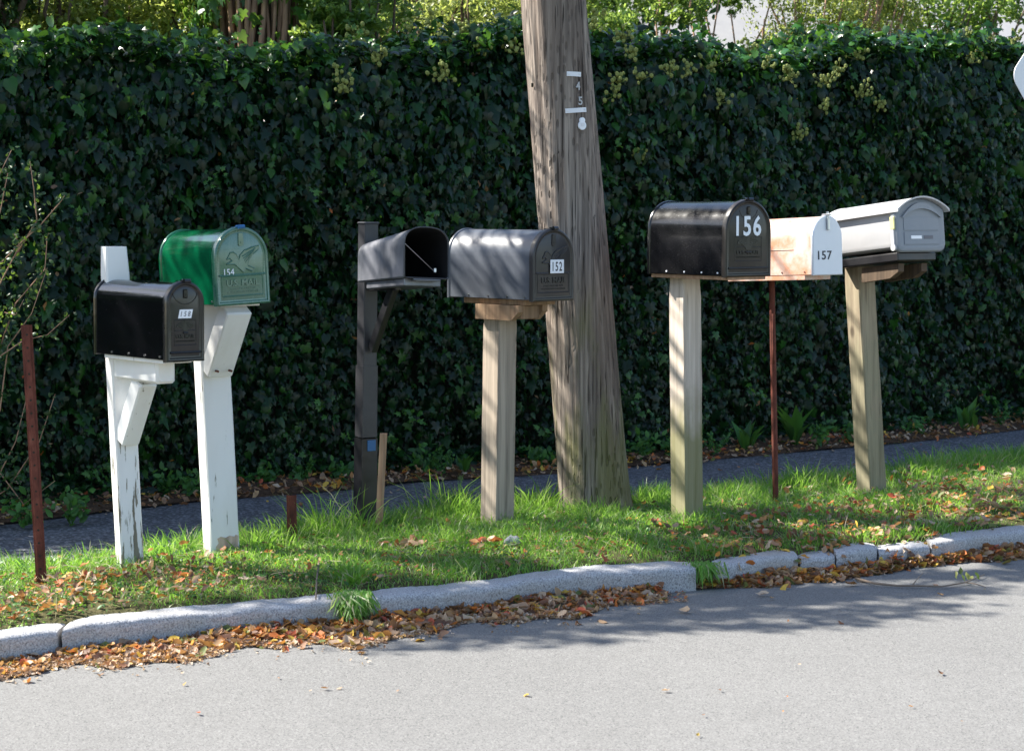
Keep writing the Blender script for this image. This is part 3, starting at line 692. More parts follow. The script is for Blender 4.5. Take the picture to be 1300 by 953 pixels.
def classic(root, fitd, yaw, pitch, roll, bodym, doorm, style, skirt=True, latchm=None, rivm=None):
    o, wd, L, h = fitd
    Ri = Matrix.Rotation(-root.rotation_euler[2], 3, 'Z'); loc = Ri @ (Vector(o) - root.location)
    def place(ob): ob.location = loc; ob.rotation_euler = (pitch, roll, yaw - root.rotation_euler[2]); return ob
    # body shell with rolled rear rim
    mb = MB()
    R = [ringat(wd, h, .004, .012), ringat(wd, h, .003, .02)]
    n = 10
    for i in range(n + 1): R.append(ringat(wd, h, .003, .03 + (L - .045) * i / n))
    R += [ringat(wd, h, -.0015, L - .012), ringat(wd, h, -.003, L - .008), ringat(wd, h, -.003, L - .002), ringat(wd, h, .002, L), ringat(wd, h, .010, L - .001), ringat(wd, h, .014, L - .006)]
    mb.loft(R)
    body = place(mb.build('box_body', bodym, root, auto=35))
    # rivets along the bottom of both sides
    for sx in (-1, 1):
        for t in (.1, .3, .52, .75):
            MB().tube([(sx * (wd / 2 - .004), L * t, .014), (sx * (wd / 2 + .0005), L * t, .014)], .0042, 8).build('rivet', rivm or MT['chrome'], body)
    # door with a rolled flange
    mb = MB()
    mb.loft([ringat(wd, h, -.0045, .022), ringat(wd, h, -.005, .004), ringat(wd, h, -.003, -.003), ringat(wd, h, .003, -.007), ringat(wd, h, .008, -.006), ringat(wd, h, .012, -.001), ringat(wd, h, .018, .000), ringat(wd, h, .022, -.0015)], cap0=False)
    door = place(mb.build('door', doorm, root, auto=28))
    y = -.0015
    if style == 'panel':          # plain lower name panel with raised border
        zl = .035 * h / .32; zt = h * .37; mb = MB(); hw = wd / 2 - .026
        for a, b in (((-hw, zl), (hw, zl)), ((hw, zl), (hw, zt)), ((hw, zt), (-hw, zt)), ((-hw, zt), (-hw, zl))):
            mb.tube([(a[0], y, a[1]), (b[0], y, b[1])], .003, 8)
        mb.tube([(-wd / 2 + .014, y, zt + .004), (wd / 2 - .014, y, zt + .004)], .004, 8)
        mb.build('embossed_border', doorm, door, auto=40)
        text('embossed_lettering', 'U.S. MAIL', wd * .62, h * .085, doorm, door, (0, y, zl + (zt - zl) * .66), .0045, bold=.02)
        text('embossed_lettering', 'APPROVED BY THE', wd * .5, h * .022, doorm, door, (0, y, zl + (zt - zl) * .36), .0018)
        text('embossed_lettering', 'POSTMASTER GENERAL', wd * .6, h * .022, doorm, door, (0, y, zl + (zt - zl) * .2), .0018)
        eagle(door, doorm, wd * .5, (wd * .02, y, h * .585))
        # latch tongue
        mb = MB(); pts = [(-.012, h - .068), (-.008, h - .075), (.008, h - .075), (.012, h - .068), (.010, h - .022), (-.010, h - .022)]
        mb.poly(pts, -.006, .0)
        mb.tube([(0, -.008, h - .060), (0, -.004, h - .060)], .004, 10)
        mb.build('latch_tongue', doorm, door, auto=30)
    else:                          # crest panel
        hw = wd * .30; zl = h * .20; zt = h * .52; mb = MB()
        for a, b in (((-hw, zl), (hw, zl)), ((hw, zl), (hw, zt)), ((hw, zt), (-hw, zt)), ((-hw, zt), (-hw, zl)), ((-hw, (zl + zt) / 2 + .008), (hw, (zl + zt) / 2 + .008))):
            mb.tube([(a[0], y, a[1]), (b[0], y, b[1])], .0016, 6)
        mb.tube([(-wd / 2 + .014, y, h * .105), (wd / 2 - .014, y, h * .105)], .005, 8)
        mb.build('embossed_border', doorm, door, auto=40)
        spread_eagle(door, doorm, wd * .5, (0, y, h * .435))
        text('embossed_lettering', 'U.S. MAIL', wd * .52, h * .05, doorm, door, (0, y, h * .31), .004, bold=.015)
        text('embossed_lettering', 'APPROVED BY THE POSTMASTER GENERAL', wd * .54, h * .018, doorm, door, (0, y, h * .25), .0016)
        mb = MB()
        arc = [(.058 * math.cos(a), y, h - .028 + .058 * math.sin(a)) for a in np.linspace(PI + .25, 2 * PI - .25, 14)]
        mb.tube(arc, .002, 6); mb.box((0, -.005, h - .045), (.018, .008, .035), .003); mb.tube([(0, -.011, h - .05), (0, -.004, h - .05)], .005, 10)
        mb.build('latch_tongue', doorm, door, auto=30)
    # catch on the crown of the body
    mb = MB(); mb.box((0, -.002, h + .006), (.03, .03, .010), .003); mb.tube([(-.014, -.014, h + .004), (.014, -.014, h + .004)], .009, 10)
    mb.box((0, .03, h + .002), (.018, .05, .004), .001)
    place(mb.build('catch', latchm or doorm, root, auto=30))
    return body, door, wd, L, h, loc

def post_mesh(base_px, top_px, d_base, wdt, yaw, zt, mat, root, name='post', z0=-.25, segs=10, ch=.005):
    "post whose near corner runs from base_px to top_px"
    B = gnd(*base_px, .02); T = dep(top_px[0], top_px[1], B[1])
    off = np.array([math.sin(yaw) * 0, 0, 0])
    return B, T
def rootfor(base_px, wdt, yaw):
    "centre of a square post whose nearest vertical edge stands at base_px"
    B = gnd(base_px[0], base_px[1], .02)
    # near edge is local corner (-w/2,-w/2)
    c, s = math.cos(yaw), math.sin(yaw); k = np.array([-wdt / 2 * c + wdt / 2 * s, -wdt / 2 * s - wdt / 2 * c])
    return np.array([B[0] - k[0], B[1] - k[1], 0.0])
def square_post(root, wdt, z1, lean, mat, name='post', z0=-.2, top=None, depth=None, cap=False):
    dp = depth or wdt; n = 14; rings = []; k = .006
    for i in range(n + 1):
        z = z0 + (z1 - z0) * i / n; lx, ly = lean[0] * z, lean[1] * z
        x, y = wdt / 2, dp / 2
        if i == n: x -= .004; y -= .004
        j = lambda: rng.normal() * .0007
        rings.append([(lx + a + j(), ly + b + j(), z) for a, b in ((x, y - k), (x - k, y), (-x + k, y), (-x, y - k), (-x, -y + k), (-x + k, -y), (x - k, -y), (x, -y + k))])
    mb = MB().loft(rings)
    return mb.build(name, mat, root, auto=25)
def lean_for(root, yaw, base_px, top_px):
    B = gnd(base_px[0], base_px[1], .02); T = dep(top_px[0], top_px[1], B[1]); s = (T[0] - B[0]) / (T[2] - B[2])
    return (s * math.cos(yaw), -s * math.sin(yaw))
def tolocal(root, P):
    return Matrix.Rotation(-root.rotation_euler[2], 3, 'Z') @ (Vector(P) - root.location)
R = math.radians

# --- mailbox 158 (glossy black, white peeling post)
yaw = R(42); pw = .095
r = rootfor((155, 719), pw, R(27)); root = thing('mailbox', r, R(27), 'glossy black arched mailbox numbered 158 on a peeling white post with side arm', 'mailbox')
ft = fit((212, 459), 258, 119, 358, 7.28, yaw)
ln = lean_for(root, R(27), (155, 719), (134, 316))
body, door, wd, L, h, loc = classic(root, ft, yaw, 0, R(.5), MT['black_gloss'], MT['black_door'], 'crest', latchm=MT['black_gloss'])
pt = MB(); zt = dep(140, 312, 7.93)[2]
square_post(root, pw, zt, ln, MT['peeling'])
plate = MB(); plate.add([(-.0335, -.0040, .0), (.0255, -.0040, .0), (.0335, -.0040, .034), (-.0255, -.0040, .034), (-.0335, -.001, .0), (.0255, -.001, .0), (.0335, -.001, .034), (-.0255, -.001, .034)], [(0, 1, 2, 3), (7, 6, 5, 4), (0, 4, 5, 1), (1, 5, 6, 2), (2, 6, 7, 3), (3, 7, 4, 0)])
plo = plate.build('number_sticker', MT['white'], door, loc=(.0, 0, h * .54))
text('number', '158', .045, .02, MT['ink_grey'], door, (.0, -.0045, h * .54 + .017), .0006, shear=.25, space=1.5)
# arm and brace, along the box axis
dA = Vector((math.sin(yaw - R(27)), -math.cos(yaw - R(27)), 0)); zb = loc.z
pc = Vector((ln[0] * zb, ln[1] * zb, 0))
a0 = pc + Vector((0, 0, zb - .052)) - dA * .0; a1 = Vector((loc.x, loc.y, zb - .052)) - dA * .10
MB().beam(pc + Vector((0, 0, zb - .053)) - dA * .02, (loc.x - dA.x * .14, loc.y - dA.y * .14, zb - .053), .085, .095, ch=.01).build('support_arm', MT['white_wood'], root, auto=30)
MB().box((loc.x - dA.x * L * .5, loc.y - dA.y * L * .5, zb - .006), (wd * .8, L * .8, .016), .002, Matrix.Rotation(yaw - R(27), 3, 'Z')).build('mounting_board', MT['white_wood'], root)
MB().beam(pc + dA * .05 + Vector((0, 0, zb - .36)), pc + dA * .20 + Vector((0, 0, zb - .10)), .08, .075, up=(0, 0, 1), ch=.006).build('brace', MT['white_wood'], root, auto=30)

# --- mailbox 154 (glossy green)
yaw = R(37); pw = .128; py_ = R(24)
r = rootfor((268, 703), pw, py_); root = thing('mailbox', r, py_, 'glossy green arched mailbox numbered 154 on a thick white post', 'mailbox')
ln = lean_for(root, py_, (268, 703), (256, 470))
ft = centred(root, (276, 386.5), 342, 205, 289, yaw, ln, -.0)
body, door, wd, L, h, loc = classic(root, ft, yaw, R(-1.3), R(-2.2), MT['green_gloss'], MT['green_door'], 'panel', latchm=MT['blue_cap'])
text('number', '154', .046, .028, MT['white_num'], door, (-wd * .25, -.003, h * .425), .001, bold=.0)
square_post(root, pw, loc.z - .006, ln, MT['white_wood'])
dA = Vector((math.sin(yaw - py_), -math.cos(yaw - py_), 0)); zb = loc.z; pc = Vector((ln[0] * zb, ln[1] * zb, 0))
MB().beam(pc + dA * .06 + Vector((0.0, 0, zb - .30)), pc + dA * .24 + Vector((0, 0, zb - .02)), .118, .08, ch=.006).build('brace', MT['white_wood'], root, auto=30)
MB().box((loc.x - dA.x * L * .5, loc.y - dA.y * L * .5, zb - .004), (wd * .8, L * .85, .016), .002, Matrix.Rotation(yaw - py_, 3, 'Z')).build('mounting_board', MT['white_wood'], root)
for dx in (-.028, .03):
    p = pc + dA * .105 + Vector((dx, -.012, zb - .29)); MB().tube([p + Vector((0, -.04, 0)), p], .005, 8).build('screw', MT['rust'], root)
MT['bare'] = wood('bare_pale_wood', (.62, .48, .38), (.45, .33, .25), checks=.3, bumpd=.0015)
MB().poly([(-.040, .02), (.055, .02), (.056, .092), (.044, .096), (.040, .088), (.018, .094), (.002, .086), (-.02, .092), (-.036, .084), (-.030, .064), (-.042, .050)], -pw / 2 - .0015, -pw / 2 + .004).build('bare_patch', MT['bare'], root)

# --- mailbox 152 (grey, timber post)
yaw = R(43); pw = .115
r = rootfor((630, 668), pw, R(43)); root = thing('mailbox', r, R(43), 'dull grey arched mailbox numbered 152 on a pale timber post before the pole', 'mailbox')
ln = lean_for(root, R(43), (630, 668), (634, 400))
ft = centred(root, (677, 382), 727, 568, 291, yaw, ln, .03)
body, door, wd, L, h, loc = classic(root, ft, yaw, 0, 0, MT['grey_metal'], MT['grey_door'], 'panel', latchm=MT['black_gloss'])
MB().box((0, -.002, 0), (.085, .0035, .062), .001).build('number_sticker', MT['white'], door, loc=(wd * .06, -.008, h * .475))
text('number', '152', .060, .042, MT['ink'], door, (wd * .06, -.0115, h * .475), .0006, bold=.015, space=1.25)
zb = loc.z; square_post(root, pw, zb - .05, ln, MT['wood152'])
pcx, pcy = ln[0] * zb, ln[1] * zb
MB().box((loc.x, loc.y + L * .50, zb - .012), (wd * .80, L * .70, .026), .002).build('mounting_board', MT['wood_brown'], root)
mb = MB(); y0 = pcy + pw / 2 + .015; y1 = loc.y + .10
mb.loft([[(x, y1 + .0, zb - .026), (x, y0, zb - .026), (x, y0, zb - .095), (x, y1 + .05, zb - .095), (x, y1, zb - .055)] for x in (pcx + pw / 2 + .034, pcx + pw / 2 + .002)])
mb.loft([[(x, y1 + .0, zb - .026), (x, y0, zb - .026), (x, y0, zb - .095), (x, y1 + .05, zb - .095), (x, y1, zb - .055)] for x in (pcx - pw / 2 - .002, pcx - pw / 2 - .034)])
mb.box((pcx, y1 + .045, zb - .058), (pw, .06, .062), .003)
mb.build('support_arm', MT['wood_brown'], root, auto=30)

# --- mailbox 156 (dusty black, mossy post)
yaw = R(36); pw = .112
r = rootfor((871, 661), pw, R(36)); root = thing('mailbox', r, R(36), 'dusty black arched mailbox with large white 156 on a moss stained post', 'mailbox')
ln = lean_for(root, R(36), (871, 661), (868, 350))
ft = centred(root, (921, 351), 977, 822, 254.5, yaw, ln, .0)
body, door, wd, L, h, loc = classic(root, ft, yaw, 0, 0, MT['black_dusty'], MT['black_dusty_door'], 'crest', latchm=MT['black_gloss'], rivm=MT['white'])
text('number', '156', wd * .56, h * .27, MT['white_num'], door, (wd * .0, -.004, h * .665), .0012, bold=.02, space=1.15)
zb = loc.z; square_post(root, pw, zb - .02, ln, MT['wood156'])
MB().box((loc.x, loc.y + L * .5, zb - .009), (wd * .86, L * .98, .018), .002).build('mounting_board', MT['stake'], root)

# --- mailbox 157 (rusting white, steel pipe)
yaw = R(40)
B = gnd(985, 638, .02); root = thing('mailbox', (B[0], B[1], 0), yaw, 'rust stained white arched mailbox numbered 157 on a thin rusty pipe', 'mailbox')
lnp = lean_for(root, yaw, (985, 638), (980, 360)); ft = centred(root, (1033, 349), 1069, 921, 274, yaw, lnp)
body, door, wd, L, h, loc = classic(root, ft, yaw, R(-3), R(0), MT['rusty_white'], MT['white_paint_metal'], 'none_', latchm=MT['chrome'], rivm=MT['rust']) if False else (None,) * 6
o_, wd, L, h = ft
loc = tolocal(root, o_)
def put(ob): ob.location = loc; ob.rotation_euler = (R(-2.4), 0, 0); return ob
Rg = [ringat(wd, h, .003, .006)] + [ringat(wd, h, .002, .01 + (L - .012) * i / 8) for i in range(9)]
body = put(MB().loft(Rg).build('box_body', MT['rusty_white'], root, auto=35))
for t in (.1, .35, .62, .86): MB().tube([(-wd / 2 - .0005, L * t, .014), (-wd / 2 + .004, L * t, .014)], .004, 8).build('rivet', MT['rust'], body)
MB().tube([(-wd / 2 + .0005, L * .22, h * .44), (-wd / 2 + .0005, L * .85, h * .44)], .0014, 8).build('body_ridge', MT['rusty_white'], body)
door = put(MB().loft([ringat(wd, h, -.002, .012), ringat(wd, h, -.003, 0), ringat(wd, h, .001, -.004), ringat(wd, h, .006, -.004)], cap0=False).build('door', MT['white_paint_metal'], root, auto=28))
text('number', '157', wd * .48, h * .15, MT['ink'], door, (-wd * .12, -.005, h * .33), .0008, bold=.01, space=1.1)
mb = MB().box((-wd * .02, -.012, h * .86), (.014, .012, .06), .003); mb.box((.0, .0, h + .005), (.02, .05, .008), .002); mb.tube([(.0, -.004, h - .02), (.0, -.004, h + .02)], .007, 8)
mb.build('latch', MT['chrome'], door, auto=30)
top = loc.z - .004
lnp = lean_for(root, yaw, (985, 638), (980, 360))
mb = MB(); rr = .015
mb.tube([(lnp[0] * z, lnp[1] * z, z) for z in np.linspace(-.2, top, 12)], rr, 10)
mb.tube([(lnp[0] * z - .010, lnp[1] * z - .012, z) for z in np.linspace(top - .45, top - .2, 4)], .006, 6)
mb.build('pipe', MT['rust'], root, smooth=True)
MB().box((loc.x - .006, loc.y + L * .54, loc.z - .012 - L * .5 * math.sin(R(2.4))), (wd * .9, L * .88, .026), .002, Matrix.Rotation(R(-2.4), 3, 'X')).build('mounting_board', MT['rusty_white'], root)

# --- grey plastic mailbox
yaw = R(31); pw = .112
r = rootfor((1106, 627), pw, yaw); root = thing('mailbox', r, yaw, 'pale grey plastic mailbox with overhanging curved lid on a weathered post', 'mailbox')
ln = lean_for(root, yaw, (1106, 627), (1090, 345)); o_, wd, L, h = centred(root, (1139, 319), 1200, 1050, 262, yaw, ln, .0)
L = .53; h = .205
loc = tolocal(root, o_); PT = R(-6.0)
def put(ob): ob.location = loc; ob.rotation_euler = (PT, 0, 0); return ob
def tub(wd, h, e, y, n=12, bot=.03, z0=0.0, rise=.055):
    a = wd / 2 - e; pts = [(-a + bot, y, z0 + e), (-a + .008, y, z0 + e + bot * .4), (-a, y, z0 + e + bot)]
    for i in range(n + 1):
        u = -1 + 2 * i / n; pts.append((u * a, y, h + (rise - e) * (1 - u * u)))
    pts += [(a, y, z0 + e + bot), (a - .008, y, z0 + e + bot * .4), (a - bot, y, z0 + e)]; return pts
mb = MB().loft([tub(wd, h * .98, .014, .03)] + [tub(wd, h * .98, .014, .04 + (L - .05) * i / 5) for i in range(6)])
body = put(mb.build('box_body', MT['grey_plastic'], root, auto=30))
mb = MB().loft([tub(wd, h, -.004, .028), tub(wd, h, -.004, .006), tub(wd, h, .002, -.004), tub(wd, h, .012, -.008), tub(wd, h, .02, -.007)])
door = put(mb.build('door', MT['grey_plastic_dark'], root, auto=25))
# curved grip on the door
def arcband(z0, rise, half, thick, y0, y1, n=16):
    up = []; lo = []
    for i in range(n + 1):
        u = -1 + 2 * i / n; zz = z0 + rise * (1 - u * u); up.append((u * half, zz + thick * (1 - u * u * .85))); lo.append((u * half, zz))
    return up + lo[::-1]
mb = MB().poly(arcband(h * .80, .045, wd * .40, .03, 0, 0), -.020, -.004); mb.build('grip', MT['grey_plastic_dark'], door, auto=30)
mb = MB()
mb.poly([(-wd * .36, h * .16), (wd * .36, h * .16), (wd * .36, h * .46), (-wd * .36, h * .46)], -.0105, -.005); mb.poly([(-wd * .36, h * .50), (wd * .36, h * .50), (wd * .36, h * .80), (-wd * .36, h * .80)], -.010, -.005)
mb.build('raised_panel', MT['grey_plastic_dark'], door, auto=30)
MB().box((-wd * .12, -.0115, h * .33), (.07, .002, .016), .0005).build('name_label', MT['white'], door)
MB().box((wd * .13, -.0115, h * .33), (.06, .002, .016), .0005).build('name_label', MT['ink_grey'], door)
# lid
mb = MB(); rings = []
for yv, e in ((-.035, 0), (-.03, -.004), (.1, -.004), (L * .5, -.003), (L, -.002), (L + .01, 0)):
    a = wd / 2 + .012 - e * 0; top_ = []; bot_ = []
    for i in range(15):
        u = -1 + 2 * i / 14; z = h - .004 + .062 * (1 - u * u); top_.append((u * a, yv, z + .007 + e)); bot_.append((u * a, yv, z - .001 - (.008 if abs(u) > .95 else 0)))
    rings.append(top_ + bot_[::-1])
put(mb.loft(rings).build('lid', MT['grey_plastic'], root, auto=30))
mb = MB().box((0, L * .5 + .01, -.024), (wd * .80, L * .92, .044), .006); put(mb.build('base_tray', MT['black_post'], root, auto=30))
mb = MB(); mb.tube([(-wd / 2 - .010, .018, .02), (-wd / 2 + .0, .018, .02)], .017, 14); mb.box((-wd / 2 - .005, .02, .075), (.008, .026, .10), .003)
flag = put(mb.build('flag', MT['grey_plastic'], root, auto=30))
MB().box((-wd / 2 - .0065, .016, .14), (.009, .034, .065), .004).build('flag_tip', MT['yellowish'], flag)
zb = loc.z; ln = lean_for(root, yaw, (1106, 627), (1090, 345))
square_post(root, pw, zb - .065, ln, MT['wood_last'])
pcx, pcy = ln[0] * zb, ln[1] * zb
mb = MB(); x = pcx
for sx in (-1, 1):
    xa_ = pcx + sx * (pw / 2 + .021)
    y0, y1 = loc.y + L * .62, loc.y + .06
    k = math.tan(-PT)
    zz = lambda y: zb - .056 - (y - loc.y) * k
    mb.loft([[(xv, y1, zz(y1)), (xv, y0, zz(y0)), (xv, y0, zz(y0) - .075), (xv, y1 + .06, zz(y1) - .075), (xv, y1, zz(y1) - .04)] for xv in (xa_ + .019, xa_ - .019)])
mb.build('support_arm', MT['wood_shaded'], root, auto=30)

# --- black open mailbox
yaw = R(33); pw = .078
r = rootfor((459, 671), pw, yaw); root = thing('mailbox', r, yaw, 'open empty black plastic mailbox on a black sleeved post with diagonal brace', 'mailbox')
o_, wd, L, h = fit((513, 354), 570, 453, 288, 8.20, yaw)
loc = tolocal(root, o_); PT = R(-4.5); RL = R(3.0)
def put(ob): ob.location = loc; ob.rotation_euler = (PT, RL, 0); return ob
def dome(wd, h, e, y, n=16, pw_=2.6):
    a = wd / 2 - e; pts = [(-a + .006, y, e), (-a, y, e + .006)]; hs = h * .62
    for i in range(n + 1):
        t = PI - PI * i / n; c, s = math.cos(t), math.sin(t)
        pts.append((a * math.copysign(abs(c) ** (2 / pw_), c), y, hs + (h - e - hs) * abs(s) ** (2 / pw_)))
    pts += [(a, y, e + .006), (a - .006, y, e)]; return pts
N_ = 8; outer = []; 
for i in range(N_ + 1):
    u = i / N_; outer.append(dome(wd * (1 - .05 * u), h * (1 - .17 * u), 0, L * u))
outer.append(dome(wd * .95, h * .83, .015, L + .012))
mb = MB().loft([dome(wd, h, .004, .004)] + [dome(wd, h, .0, 0.002)] + outer[1:], cap0=False)
nb = len(mb.v)
body = put(mb.build('box_body', MT['black_plastic'], root, auto=35))
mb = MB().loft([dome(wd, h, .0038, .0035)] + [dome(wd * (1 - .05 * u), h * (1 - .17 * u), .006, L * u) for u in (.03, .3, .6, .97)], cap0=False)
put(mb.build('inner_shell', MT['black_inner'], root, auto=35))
mb = MB(); rim = dome(wd, h, .001, .0); mb.tube([Vector(p) for p in rim] + [Vector(rim[0])], .0032, 6); put(mb.build('rim', MT['gray_post'], root, smooth=True))
mb = MB().tube([(-wd / 2 + .012, .03, h * .70), (wd * .33, .05, .03)], .0018, 6); mb.box((wd * .30, .045, .04), (.012, .01, .02), .002)
put(mb.build('door_stay', MT['chrome'], root))
mb = MB().box((0, .02, -.010), (wd * .5, .04, .006), .002); mb.tube([(-wd * .3, .0, -.006), (wd * .3, .0, -.006)], .004, 8)
put(mb.build('hinge', MT['black_plastic'], root))
put(MB().box((0, L * .48, -.016), (wd * .82, L * .80, .034), .004).build('mounting_bracket', MT['black_plastic'], root, auto=30))
ln = lean_for(root, yaw, (459, 671), (463, 300)); 
ztop = dep(468, 284, 8.95)[2]
lx = lambda z: (ln[0] * z, ln[1] * z)
zj1 = dep(460, 461, 8.95)[2]; zj2 = dep(460, 546, 8.95)[2]
def sleeve(z0, z1, ww, mat, nm):
    n = 4; rings = []
    for i in range(n + 1):
        z = z0 + (z1 - z0) * i / n; a = ww / 2; k = .004; X, Y = lx(z)
        rings.append([(X + p, Y + q, z) for p, q in ((a, a - k), (a - k, a), (-a + k, a), (-a, a - k), (-a, -a + k), (-a + k, -a), (a - k, -a), (a, -a + k))])
    return MB().loft(rings).build(nm, mat, root, auto=25)
sleeve(zj1 - .002, ztop, pw * .90, MT['gray_post'], 'upper_sleeve'); sleeve(zj2 + .003, zj1 + .012, pw, MT['gray_post'], 'middle_sleeve'); sleeve(-.2, zj2 - .003, pw * 1.06, MT['black_post'], 'lower_sleeve')
X, Y = lx(ztop)
MB().box((X, Y, ztop + .004), (pw * 1.0, pw * 1.0, .012), .004).build('post_cap', MT['gray_post'], root)
zb = loc.z; X, Y = lx(zb - .35)
MB().beam((X, Y - pw / 2 - .012, zb - .34), (X, Y - pw / 2 - .22, zb - .04), .05, .03, up=(1, 0, 0), ch=.004).build('brace', MT['black_post'], root, auto=30)
MB().beam((X, Y - pw / 2 - .002, zb - .045), (X, Y - pw / 2 - .26, zb - .035), .05, .03, up=(1, 0, 0), ch=.004).build('support_arm', MT['black_post'], root, auto=30)
MB().box((X - .0, Y - pw * .5 - .001, zj2 - .035), (pw * .55, .004, .05), .001).build('tape', MT['blue_cap'], root)

# ------------------------------------------------------------------ small posts and stakes
def upost(name, base, top, wd_, label, cat, mat, holes=True, group=None):
    B = gnd(*base, .02); T = dep(top[0], top[1], B[1]); t = thing(name, (B[0], B[1], 0), R(12), label, cat, group)
    H = T[2]; s = (T[0] - B[0]) / H; mb = MB(); hw = wd_ / 2
    prof = [(-hw, 0), (-hw * .55, -.004), (-hw * .5, -.016), (hw * .5, -.016), (hw * .55, -.004), (hw, 0), (hw, .004), (hw * .65, .001), (hw * .6, -.012), (-hw * .6, -.012), (-hw * .65, .001), (-hw, .004)]
    n = 14
    mb.loft([[(x + s * z, y, z) for x, y in prof] for z in np.linspace(-.2, H, n)])
    mb.build('channel', mat, t, auto=25)
    if holes:
        z = .08
        while z < H - .02:
            MB().tube([(s * z, -.0168, z), (s * z, -.015, z)], .0045, 8).build('bolt_hole', MT['core'], t); z += .051
    return t
upost('sign_post', (53, 740), (34, 412), .042, 'leaning rusty steel channel post with a row of bolt holes', 'steel post', MT['rust'])
upost('post_stub', (371, 685), (370, 628), .044, 'short rusty steel post stub sticking out of the grass', 'post stub', MT['rust'], holes=False)
B = gnd(478, 675, .02); T = dep(487, 550, B[1]); st = MB()
t = (T[0] - B[0]); wv = .016
st.loft([[(B[0] + t * u + a, B[1] + b, -.15 + (T[2] + .15) * u) for a, b in ((-wv, -.010), (wv * .3, -.016), (wv, -.004), (wv, .014), (-wv, .014))] for u in (-.1, .3, .6, 1)])
tag(st.build('wooden_stake', MT['stake'], auto=25), 'thin bare wooden stake beside the black mailbox post', 'stake')

# diamond road sign seen from behind at the right edge
SY = 8.9; cpt = dep(1283, 95, SY); half = .46; yw = R(40)
rootp = (cpt[0] + half * math.cos(yw) + .0, SY + half * math.sin(yw), 0)
t = thing('road_sign', rootp, yw, 'blank pale metal back of a diamond road sign at the right edge', 'road sign')
zc = cpt[2]; mb = MB(); pts = []
for k in range(4):
    a0 = k * PI / 2
    for j in range(7):
        aa = a0 - PI / 4 + PI / 2 * j / 6; rc = .06; c0 = half - rc * 1.414
        pts.append((c0 * math.cos(a0) + rc * math.cos(aa), zc + c0 * math.sin(a0) + rc * math.sin(aa)))
mb.poly(pts, -.002, .001); mb.build('sign_plate', MT['aluminium'], t, auto=30)
mb = MB().box((0, .03, (zc + .4) / 2), (.05, .04, zc + .6), .004); mb.build('pole', MT['aluminium'], t, auto=30)

# ------------------------------------------------------------------ stones and twigs
def stone(px, py, rr, sq, label, mat, z=0.02, seed=0, cat='stone'):
    r_ = np.random.default_rng(seed); p = gnd(px, py, z); V = []; rings = []
    for i in range(1, 9):
        a = PI * i / 9; ring = []
        for k in range(14):
            b = 2 * PI * k / 14; d = 1 + .16 * math.sin(3 * b + seed) * math.sin(2 * a) + .07 * r_.normal()
            ring.append((rr * 1.25 * d * math.sin(a) * math.cos(b), rr * d * math.sin(a) * math.sin(b), rr * sq * d * math.cos(a)))
        rings.append(ring)
    o = MB().loft(rings[::-1]).build('stone', mat, smooth=True, loc=(p[0], p[1], p[2] + rr * sq * .7)); return tag(o, label, cat)
MT['pale_stone'] = simple('pale_stone', (.5, .38, .3), .85, c2=(.62, .52, .45), nscale=40, bump=.6)
MT['grey_stone'] = simple('grey_stone', (.25, .25, .27), .8, c2=(.4, .4, .42), nscale=50, bump=.6)
stone(650, 692, .028, .9, 'speckled upright stone in the grass at the foot of the 152 post', MT['grey_stone'], .02, 2)
stone(684, 756, .022, .9, 'small grey stone on the gutter leaves below the kerb', MT['grey_stone'], ROADZ + .02, 3)
def twig(pxs, z, rad, label, name='twig', leaves_=None, side=()):
    mb = MB()
    P = [gnd(a, b, z + (c if len(q) > 2 else 0)) if False else gnd(q[0], q[1], z + (q[2] if len(q) > 2 else 0)) for q in pxs for a, b, c in [(q[0], q[1], 0)]]
    P = [np.array(p) for p in P]
    mb.tube(P, [rad * (1 - .6 * i / (len(P) - 1)) for i in range(len(P))], 7)
    for sdd in side:
        Q = [gnd(q[0], q[1], z + (q[2] if len(q) > 2 else 0)) for q in sdd]; mb.tube(Q, [rad * .5, rad * .35, rad * .25][:len(Q)] if len(Q) <= 3 else rad * .4, 6)
    o = thing(name, P[0], 0, label, 'twig'); b_ = mb.build('stem', MT['twig'], o, smooth=True); b_.location = tuple(-P[0])
    if leaves_:
        LP = np.array([gnd(a, b, z + .02) for a, b in leaves_]) - P[0]; n = len(LP)
        V, Fc = leaves(LP, rdir(n), rdir(n) + [0, 0, 1.2], rng.uniform(.03, .045, n), CU_V, CU_F); meshobj('leaves', V, Fc, MT['bush_yellow'], o)
    return o
twig([(1087, 734), (1110, 740), (1140, 743), (1165, 743), (1195, 744), (1225, 739), (1250, 729)], ROADZ + .012, .006, 'dead twig with a few yellow leaves lying on the road', leaves_=[(1213, 729), (1220, 725), (1228, 731), (1234, 733), (1222, 733), (1240, 731)], side=[[(1158, 743), (1164, 735, .02), (1172, 727, .04)], [(1225, 739), (1240, 741), (1252, 745)]])
twig([(405, 712, .03), (402, 735, .02), (401, 757, .0), (400, 781, -.075), (412, 800, -.09)], 0.012, .0045, 'thin bare twig hanging over the kerb stone')

